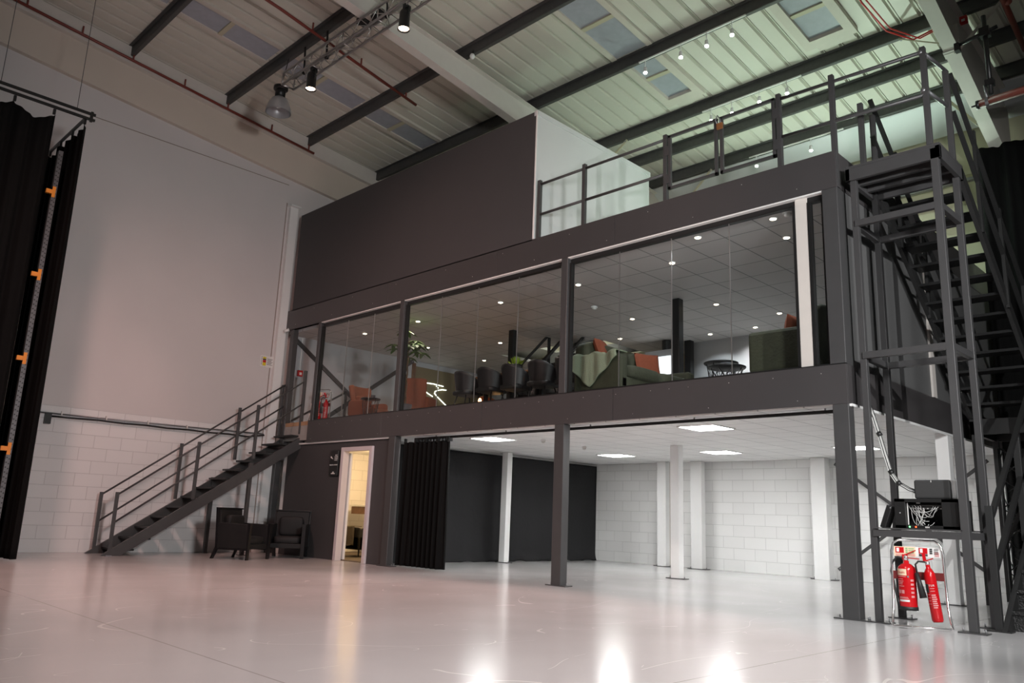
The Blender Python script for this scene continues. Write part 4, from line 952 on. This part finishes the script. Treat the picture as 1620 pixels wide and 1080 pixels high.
def stand():
    t = thing('extinguisher_stand', (0, 0, 0), '', 'stand')
    pts = []
    for s_ in (-1, 1):
        side = [(s_*.25, .0, .02), (s_*.27, .03, .02), (s_*.265, .10, .07), (s_*.25, .17, .20), (s_*.245, .19, .45), (s_*.24, .21, .75), (s_*.22, .215, .83), (s_*.17, .22, .865)]
        pts = side[::-1]+pts if s_ > 0 else pts+side
        if s_ < 0: left = side
        else: right = side
    MB().tube([(-.25, 0, .02)]+left[1:]+right[::-1][:-1]+[(.25, 0, .02)], .0125, 12).tube([(-.26, 0, .018), (.26, 0, .018)], .0125, 12).build('tube_frame', 'chrome', t)
    MB().box(-.235, .235, .19, .20, .47, .55).build('back_plate', M['redplate'], t, .003)
    p = MB().box(-.215, .215, .195, .20, .70, .80).build('sign_plate', 'label', t)
    MB().box(-.213, -.01, .192, .1955, .70, .80).build('cream_sign', 'cream_label', p)
    MB().box(-.20, -.12, .189, .193, .735, .793).build('red_square', 'red', p); MB().box(.02, .10, .189, .1955, .735, .793).build('red_square', 'red', p)
    MB().box(-.19, -.165, .187, .190, .745, .785).box(.03, .055, .187, .190, .745, .785).build('extinguisher_symbol', 'label', p)
    g_ = MB()
    for i in range(3): g_.box(-.105, -.085, .189, .193, .775-i*.02, .79-i*.02).box(-.078, -.025, .189, .193, .776-i*.02, .786-i*.02)
    g_.build('green_print', 'greenink', p)
    g_ = MB()
    for i in range(3): g_.box(-.20+.0*i, -.02, .189, .193, .722-i*.008, .726-i*.008)
    for i in range(4): g_.box(.165, .205, .189, .1955, .745-i*.011, .751-i*.011)
    g_.build('red_print', 'pinklabel', p)
    g_ = MB().box(.02, .10, .189, .1955, .712, .73)
    for i in range(3): g_.box(.12, .145, .189, .1955, .775-i*.02, .79-i*.02).box(.16, .2, .189, .1955, .775-i*.02, .783-i*.02)
    g_.build('black_print', 'blackink', p)
    MB().tube([(-.10, .18, .50), (-.10, .10, .50)], .01, 8).tube([(.09, .18, .52), (.09, .12, .52)], .01, 8).build('hook', 'chrome', t)
    return t
st = stand(); st['label'] = 'chrome tube extinguisher stand on the floor under the server rack'
fo = foam(); fo['label'] = 'foam fire extinguisher with cream band hanging on the floor stand'
co = co2(); co['label'] = 'slim leaning gas fire extinguisher with black horn on the floor stand'
for o, lab, p, rz, ry in ((st, 0, (.665, -.12, 0), 20, 0), (fo, 0, (.50, .02, .165), 12, 0), (co, 0, (.765, .04, .07), 12, -6)):
    o.location = p; o.rotation_euler = (0, math.radians(ry), math.radians(rz))
st2 = copy_tree(st); st2['label'] = 'chrome extinguisher stand upstairs behind the first glazing post'
fo2 = copy_tree(fo); fo2['label'] = 'foam extinguisher on the upstairs stand, left one'
co2_ = copy_tree(co); co2_['label'] = 'slim gas extinguisher on the upstairs stand, right one'
for o, p in ((st2, (-12.30, .62, H2)), (fo2, (-12.44, .75, H2+.12)), (co2_, (-12.20, .80, H2+.06))):
    o.location = p; o.rotation_euler = (0, 0, math.radians(30))

# ------------------------------------------------------------------ rack, speaker, cables on the tower shelf
ZS = .987
t = thing('server_rack', (.70, .3, ZS), 'small black network rack with tangled cables on the tower shelf', 'server rack')
MB().box(.39, 1.02, .10, .14, ZS, ZS+.035).box(.39, 1.02, .10, .14, ZS+.275, ZS+.31).box(.39, .50, .10, .14, ZS, ZS+.31).box(.86, 1.02, .10, .14, ZS, ZS+.31).build('front_frame', 'black', t, .003)
MB().box(.39, 1.02, .14, .55, ZS+.29, ZS+.31).box(.39, .40, .14, .55, ZS, ZS+.31).box(1.01, 1.02, .14, .55, ZS, ZS+.31).box(.39, 1.02, .54, .55, ZS, ZS+.31).box(.39, 1.02, .14, .55, ZS, ZS+.012).build('casing', 'black', t)
MB().box(.51, .86, .20, .24, ZS+.205, ZS+.225).box(.51, .86, .20, .24, ZS+.235, ZS+.25).build('patch_panel', 'purlin', t)
MB().box(.505, .515, .145, .15, ZS+.04, ZS+.27).box(.60, .64, .145, .15, ZS+.262, ZS+.27).build('rack_ears', 'label', t)
for i in range(7):
    MB().box(.56+i*.043, .572+i*.043, .195, .20, ZS+.208, ZS+.218).build('port', 'label', t)
rn = random.Random(5)
for i in range(16):
    x0, x1 = rn.uniform(.52, .66), rn.uniform(.62, .85); z0 = ZS+rn.uniform(.18, .25); z1 = ZS+rn.uniform(.05, .24); dz_ = rn.uniform(.03, .14)
    pts = []
    for k in range(9):
        u = k/8; pts.append((x0+(x1-x0)*u+.02*math.sin(u*6+i), .165+.012*math.sin(u*5+i), max(ZS+.02, z0+(z1-z0)*u-dz_*math.sin(u*PI))))
    MB().tube(pts, .0020, 6).build('patch_cable', 'mount', t)
MB().sphere((.445, .098, ZS+.16), .009).build('key_lock', 'chrome', t)
MB().sphere((.535, .098, ZS+.018), .008).build('status_light', 'led_green', t)
MB().sphere((.597, .098, ZS+.018), .008).build('status_light', 'led_red', t)
for i in range(4): MB().box(.69+i*.011, .696+i*.011, .096, .10, ZS+.01, ZS+.026).build('tick_mark', 'label', t)
t = thing('speaker', (.77, .25, ZS+.31), 'black fronted white speaker on top of the network rack', 'speaker')
MB().box(.585, .945, .15, .19, ZS+.312, ZS+.51).build('grille', mat('dark_speaker_cloth', (.03, .03, .03), .7), t, .018)
MB().box(.605, .99, .19, .34, ZS+.312, ZS+.51).build('body', 'white', t, .018)
MB().box(.757, .763, .146, .15, ZS+.485, ZS+.505).build('front_mark', 'label', t)
t = thing('router_box', (.25, .2, ZS), 'black slab leaning against the rack at the left of the shelf', 'box')
MB().box(-.03, .03, -.08, .08, 0, .25).xform(Matrix.Translation((.245, .2, ZS)) @ Matrix.Rotation(math.radians(20), 4, 'Y')).build('body', 'black', t, .008)
MB().sphere((.34, .12, ZS+.21), .01).build('button', 'galv', t)
t = thing('cable_bundle', (.4, .12, 1.4), 'bundle of grey and black cables dropping from the mezzanine to the rack', 'cables')
base_ = [(.17, .14, 2.36), (.22, .13, 2.2), (.27, .13, 2.0), (.32, .13, 1.78), (.37, .13, 1.58), (.44, .14, 1.46), (.53, .16, 1.40), (.60, .25, 1.37)]
for i in range(8):
    ox, oz = rn.uniform(-.018, .018), rn.uniform(-.012, .012)
    MB().tube([(x+ox, y+oz, z+ox*.5+oz) for x, y, z in base_], .005, 6).build('cable', 'mount' if i % 2 else 'rubber', t)
for k in (2, 4, 5):
    x, y, z = base_[k]; MB().tube([(x-.012, y, z+.02), (x+.012, y, z-.02)], .028, 10).build('cable_tie', 'black', t)

# stored truss sections under the half landing
for j, (x, y, h_) in enumerate(((.55, 4.4, 2.2), (.95, 4.55, 2.3), (1.35, 4.35, 2.25), (1.75, 4.6, 2.3))):
    t = thing('truss_section', (x, y, 0), 'dark truss section standing upright under the half landing, %s' % ('leftmost', 'second from the left', 'third from the left', 'rightmost')[j], 'truss', 'stored truss sections')
    r_ = .13
    cs = [(x-r_, y-r_), (x+r_, y-r_), (x+r_, y+r_), (x-r_, y+r_)]
    for cx, cy in cs: MB().tube([(cx, cy, 0), (cx, cy, h_)], .02, 8).build('chord', 'galv' if j == 3 else 'black', t)
    k = MB()
    for i in range(int(h_/.22)):
        z = .03+i*.22
        for a in range(4):
            p, q = cs[a], cs[(a+1) % 4]
            if i % 2: p, q = q, p
            k.tube([(*p, z), (*q, z+.2)], .009, 6)
    k.build('lattice_bars', 'black', t)

# ------------------------------------------------------------------ lounge furniture
def wing_chair():
    t = thing('wing_chair', (0, 0, 0), '', 'armchair', 'orange velvet wing chairs')
    MB().rbox(-.34, .40, -.30, .30, .22, .46, .3).build('seat', 'rust', t)
    b_ = MB(True).grid(lambda u, v: Vector((-.36-.16*v+.16*(abs(u-.5)*2)**3, (u-.5)*(.62+.12*v), .28+.70*v)), 14, 10)
    bb = b_.build('backrest', 'rust', t); md = bb.modifiers.new('thickness', 'SOLIDIFY'); md.thickness = .13; md.offset = 1
    md2 = bb.modifiers.new('bevel', 'BEVEL'); md2.width = .04; md2.segments = 3; md2.limit_method = 'ANGLE'
    for s_ in (-1, 1): MB().rbox(-.32, .22, s_*.34-.05, s_*.34+.05, .25, .62, .35).build('armrest', 'rust', t)
    for x in (-.28, .3):
        for y in (-.24, .24): MB().lathe([(.012, 0), (.022, .24)], (x, y, 0), 8).build('leg', 'blackwood', t)
    MB().rbox(-.30, -.14, -.22, .22, .44, .76, .35).build('back_cushion', 'rust', t)
    return t
w1 = wing_chair(); w1['label'] = 'orange wing chair seen from the side, left of the small round table'
w2 = copy_tree(w1); w2['label'] = 'orange wing chair seen from behind at the glazing post, by the tall plant'
w1.location = (-11.62, 1.60, H2); w1.rotation_euler = (0, 0, math.radians(10))
w2.location = (-10.15, 1.82, H2); w2.rotation_euler = (0, 0, math.radians(118))
w3 = copy_tree(w1); w3['label'] = 'orange wing chair low behind the glass, in front of the lit line artwork'
w3.location = (-9.55, 2.9, H2); w3.rotation_euler = (0, 0, math.radians(200)); w3.scale = (1, 1, .72)
def wire_table(x, y, z, r, h, lab, group, nw=8):
    t = thing('side_table', (x, y, z), lab, 'table', group)
    MB().lathe([(0, h-.03), (r-.01, h-.03), (r, h-.02), (r, h-.005), (r-.01, h), (0, h)], (x, y, z), 32).build('top', 'blackwood', t)
    k = MB()
    for i in range(nw):
        a, b_ = 2*PI*i/nw, 2*PI*(i+1)/nw
        p = lambda q, rr, zz: (x+rr*math.cos(q), y+rr*math.sin(q), z+zz)
        k.tube([p(a, r*.86, h-.03), p(b_, r*.62, .0)], .005, 5).tube([p(b_, r*.86, h-.03), p(a, r*.62, .0)], .005, 5)
    k.build('wire_base', 'black', t); return t
wire_table(-11.0, 1.18, H2, .22, .60, 'small black round wire table between the two orange wing chairs', 'black round wire tables')
wire_table(-2.33, 1.25, H2, .25, .47, 'taller of the two black round coffee tables', 'black round wire tables')
wire_table(-1.98, .80, H2, .26, .30, 'lower black round coffee table in front of the taller one', 'black round wire tables')
t = thing('bowl', (-1.98, .80, H2+.301), 'small dark bowl with green sprig on the lower coffee table', 'bowl')
MB().lathe([(0, 0), (.05, 0), (.09, .05), (.085, .05), (.045, .01), (0, .01)], (-1.98, .80, H2+.301), 16).build('dish', 'pot', t)
MB().sphere((-1.98, .80, H2+.34), .07, .05, .025).build('sprig', 'leaf', t)
t = thing('coffee_cup', (-10.95, 1.2, H2+.6), 'small dark cup on the wire table by the orange chairs', 'cup')
MB().lathe([(0, 0), (.05, 0), (.055, .07), (.05, .07), (.045, .01), (0, .01)], (-10.95, 1.2, H2+.601), 14).build('cup', 'pot', t)

def leaf(mb, p, d, L, W, droop=.4):
    d = Vector(d).normalized(); s_ = d.cross(Vector((0, 0, 1)))
    if s_.length < .01: s_ = Vector((1, 0, 0))
    s_.normalize(); up = s_.cross(d)
    def f(u, v):
        c = Vector(p)+d*(L*v)+Vector((0, 0, -droop*L*v*v)); w_ = W*math.sin(PI*min(1, .08+v*.92))**.8
        return c+s_*((u-.5)*w_)+up*(-abs(u-.5)*.25*w_)
    mb.grid(f, 2, 5)
t = thing('tall_plant', (-9.55, 1.0, H2), 'tall potted money tree behind the glazing post beside the orange wing chair', 'plant')
px_, py_ = -9.55, 1.0
MB().lathe([(0, 0), (.13, 0), (.17, .34), (.15, .34), (.14, .28), (0, .28)], (px_, py_, H2), 20).build('pot', 'pot', t)
for k in range(3):
    MB().tube([(px_+.03*math.cos(z*7+k*2.1), py_+.03*math.sin(z*7+k*2.1), H2+.28+z) for z in [i*.1 for i in range(15)]], .017, 7).build('trunk', 'bark', t)
rn = random.Random(8); lm = MB(True); sm_ = MB()
for i in range(15):
    a = rn.uniform(0, 6.28); z = H2+1.33+.4*rn.random(); r_ = rn.uniform(.15, .34); b0 = Vector((px_, py_, H2+1.35+.25*rn.random())); e_ = Vector((px_+r_*math.cos(a), py_+r_*math.sin(a), z))
    if i > 12: e_ = Vector((px_+.1*math.cos(a), py_+.1*math.sin(a), H2+1.8+.06*(i-12)))
    sm_.tube([b0, (b0+e_)/2+Vector((0, 0, .05)), e_], .005, 5)
    for k in range(6):
        b_ = a+k*1.05; leaf(lm, e_, (math.cos(b_), math.sin(b_), .1), .24, .085, .5)
sm_.build('stems', 'leaf', t); lm.build('leaves', 'leaf', t)

# dining
t = thing('dining_table', (-6.6, 1.62, H2), 'long live-edge timber dining table on black legs in the lounge', 'table')
MB().prism([(-7.75, 1.2), (-7.0, 1.17), (-6.2, 1.2), (-5.6, 1.16), (-5.55, 1.6), (-5.6, 2.08), (-6.5, 2.05), (-7.72, 2.08)], 'z', H2+.72, H2+.76).build('top', 'wood', t, .006)
for x in (-7.4, -5.95):
    for y in (1.3, 1.95): MB().box(x-.03, x+.03, y-.03, y+.03, H2, H2+.71).build('leg', 'black', t)
    MB().box(x-.03, x+.03, 1.3, 1.95, H2+.66, H2+.71).build('leg_rail', 'black', t)
def dining_chair():
    t = thing('dining_chair', (0, 0, 0), '', 'chair', 'black leather shell chairs at the dining table')
    def f(u, v):
        a = -PI*.5*1.25+PI*1.25*u; a += PI   # wraps round the back (-X)
        hgt = .42+v*(.22*(max(0, math.cos((u-.5)*PI*.95))**1.3)+.20)
        r_ = .225+.05*v
        return Vector((r_*math.cos(a)-.0, r_*1.08*math.sin(a), hgt))
    sh = MB(True).grid(f, 20, 8).build('shell_back', 'leather', t); sh.modifiers.new('thickness', 'SOLIDIFY').thickness = .03
    MB().rbox(-.24, .25, -.24, .24, .38, .48, .4).build('seat', 'leather', t)
    for sx_ in (-1, 1):
        for sy_ in (-1, 1): MB().tube([(sx_*.14, sy_*.14, .39), (sx_*.24, sy_*.22, 0)], .011, 8).build('leg', 'black', t)
    MB().tube([(.2, .19, .13), (-.2, .19, .13)], .008, 6).tube([(.2, -.19, .13), (-.2, -.19, .13)], .008, 6).build('stretcher', 'black', t)
    return t
c0 = dining_chair()
spots_ = [(-7.72, 1.12, 84, 'nearest the orange chairs, on the window side'), (-7.05, 1.10, 92, 'second on the window side, left of the table plant'), (-6.42, 1.12, 86, 'third on the window side, under the table plant'),
          (-5.75, 1.12, 95, 'fourth on the window side, left of the glazing post'), (-5.15, 1.15, 60, 'window side, half hidden behind the glazing post by the sofa'),
          (-7.15, 2.25, -90, 'on the far side, opposite the window, left one'), (-6.55, 2.27, -84, 'on the far side, opposite the window, middle one'), (-5.9, 2.25, -95, 'on the far side, opposite the window, right one')]
for i, (x, y, a, lab) in enumerate(spots_):
    o = c0 if i == 0 else copy_tree(c0); o.location = (x, y, H2); o.rotation_euler = (0, 0, math.radians(a))
    o['label'] = 'black leather shell dining chair '+lab
t = thing('table_plant', (-6.72, 1.40, H2+.76), 'leafy yellow-green plant in a black pot on the dining table', 'plant')
MB().lathe([(0, 0), (.10, 0), (.13, .17), (.11, .17), (.1, .14), (0, .14)], (-6.72, 1.40, H2+.761), 18).build('pot', 'black', t)
lm = MB(True)
for i in range(60):
    a = rn.uniform(0, 6.28); el = rn.uniform(.5, 1.5); leaf(lm, (-6.72+.05*math.cos(a), 1.40+.05*math.sin(a), H2+.90), (math.cos(a)*math.cos(el), math.sin(a)*math.cos(el), math.sin(el)), rn.uniform(.14, .27), .035, .25)
lm.build('leaves', 'leaf2', t)
t = thing('table_lamp', (-6.95, .45, H2), 'tiny amber glowing lamp on the lounge floor by the glass', 'lamp')
MB().lathe([(0, 0), (.045, 0), (.05, .05), (.03, .06), (0, .06)], (-6.62, .43, H2), 14).build('base', 'black', t)
MB().sphere((-6.62, .43, H2+.12), .03, .03, .05).build('flame_bulb', 'amber', t)

def sofa(lab):
    t = thing('sofa', (0, 0, 0), lab, 'sofa', 'olive green velvet sofas')
    # faces +X, width along Y 2.05
    MB().box(-.42, .48, -1.02, 1.02, .10, .30).build('base', 'green', t, .04)
    MB().rbox(-.50, -.22, -1.0, 1.0, .12, .95, .3).build('backrest', 'green', t)
    for s_ in (-1, 1): MB().box(-.45, .48, *sorted((s_*.84, s_*1.04)), .08, .64).build('armrest', 'green', t, .05)
    for y in (-.42, .42): MB().rbox(-.30, .54, y-.42, y+.42, .28, .50, .35).build('seat_cushion', 'green', t)
    for y in (-.42, .42): MB().rbox(-.36, -.08, y-.40, y+.40, .45, .90, .4).build('back_cushion', 'green', t)
    for x in (-.38, .40):
        for y in (-.95, .95): MB().lathe([(.015, 0), (.025, .1)], (x, y, 0), 8).build('leg', 'blackwood', t)
    return t
s1 = sofa('olive green velvet sofa with a pale throw over its near arm'); s1.location = (-4.05, 1.50, H2)
s2 = copy_tree(s1); s2['label'] = 'olive green velvet sofa at the right end, beside the pale upright'; s2.location = (-.97, 1.45, H2); s2.rotation_euler = (0, 0, PI)
t = thing('throw_blanket', (-3.9, .5, 3.4), 'pale green knitted throw hanging over the near sofa arm', 'blanket')
def thr(u, v):
    x = -4.50+.86*u
    if v < .35: return Vector((x, .72-.3*(v/.35), 3.475+.025*math.sin(u*15)))
    k = (v-.35)/.65; tip = .52*(1-abs(u-.42)*1.5)
    return Vector((x+.05*(k)*(u-.4), .435-.02*math.sin(u*22)-.012*k, 3.47-max(.06, tip)*k))
MB(True).grid(thr, 30, 22).build('cloth', 'throw', t).modifiers.new('thickness', 'SOLIDIFY').thickness = .018
def cushion(p, rz, rx, lab, s_=.23):
    t = thing('cushion', p, lab, 'cushion', 'terracotta cushions')
    mtx = Matrix.Translation(p) @ Matrix.Rotation(math.radians(rz), 4, 'Z') @ Matrix.Rotation(math.radians(rx), 4, 'Y')
    def side(sg):
        def f(u, v):
            a, b_ = u*2-1, v*2-1; h_ = .075*((1-a**4)*(1-b_**4))**.5
            k = 1-.06*(1-abs(a))*(abs(b_))-.06*(1-abs(b_))*abs(a)
            return mtx @ Vector((sg*h_, a*s_*k*(1 if sg > 0 else 1), b_*s_*k+s_))
        return f
    MB(True).grid(side(1), 12, 12).grid(side(-1), 12, 12).build('cover', 'cushion', t)
    return t
cushion((-3.95, 1.75, 3.26), -25, -14, 'terracotta cushion standing on the seat of the left green sofa')
cushion((-4.15, .85, 3.42), 15, -20, 'terracotta cushion tucked behind the throw on the left green sofa', .2)
cushion((-1.15, 1.1, 3.30), 170, -12, 'terracotta cushion on the right green sofa, showing over its arm')

# media unit, interior stairs
t = thing('media_unit', (-6.3, 5.45, H2), 'grey media unit with a lit white screen at the back of the lounge', 'screen')
MB().box(-6.72, -6.0, 5.5, 5.7, H2, 4.70).build('cabinet', 'interior', t, .004)
MB().box(-6.66, -6.02, 5.485, 5.5, 4.12, 4.55).build('screen', 'screen', t)
t = thing('vent_pipe', (-6.15, 5.6, 4.7), 'short black pipe rising from the media unit to the ceiling', 'pipe')
MB().lathe([(.10, 4.71), (.10, 4.92)], (-6.2, 5.6, 0), 16).build('pipe', 'black', t)
t, dy, dz = stair('interior_staircase', 'dark open staircase rising through the lounge ceiling opening', -8.2, -7.5, 2.6, H2, 5.3, 5.43, 12, tread='black', stm='darksteel', sd=.2)
for xx in (-8.18, -7.52):
    for zo in (.95, .5): MB().bar((xx, 2.7, H2+zo+.1), (xx, 5.1, 5.2+zo), .045, .045).build('handrail', 'darksteel', t)
    for yy in (2.75, 3.9, 5.0): MB().box(xx-.02, xx+.02, yy-.03, yy+.03, H2+(yy-2.6)*.97, H2+(yy-2.6)*.97+1.05).build('handrail_post', 'darksteel', t)
tag(MB().box(-10.48, -7.4, 6.45, 6.55, 5.02, 5.28).build('floor_beam', 'purlin'), 'grey steel beam seen through the opening above the interior stairs', 'beam')
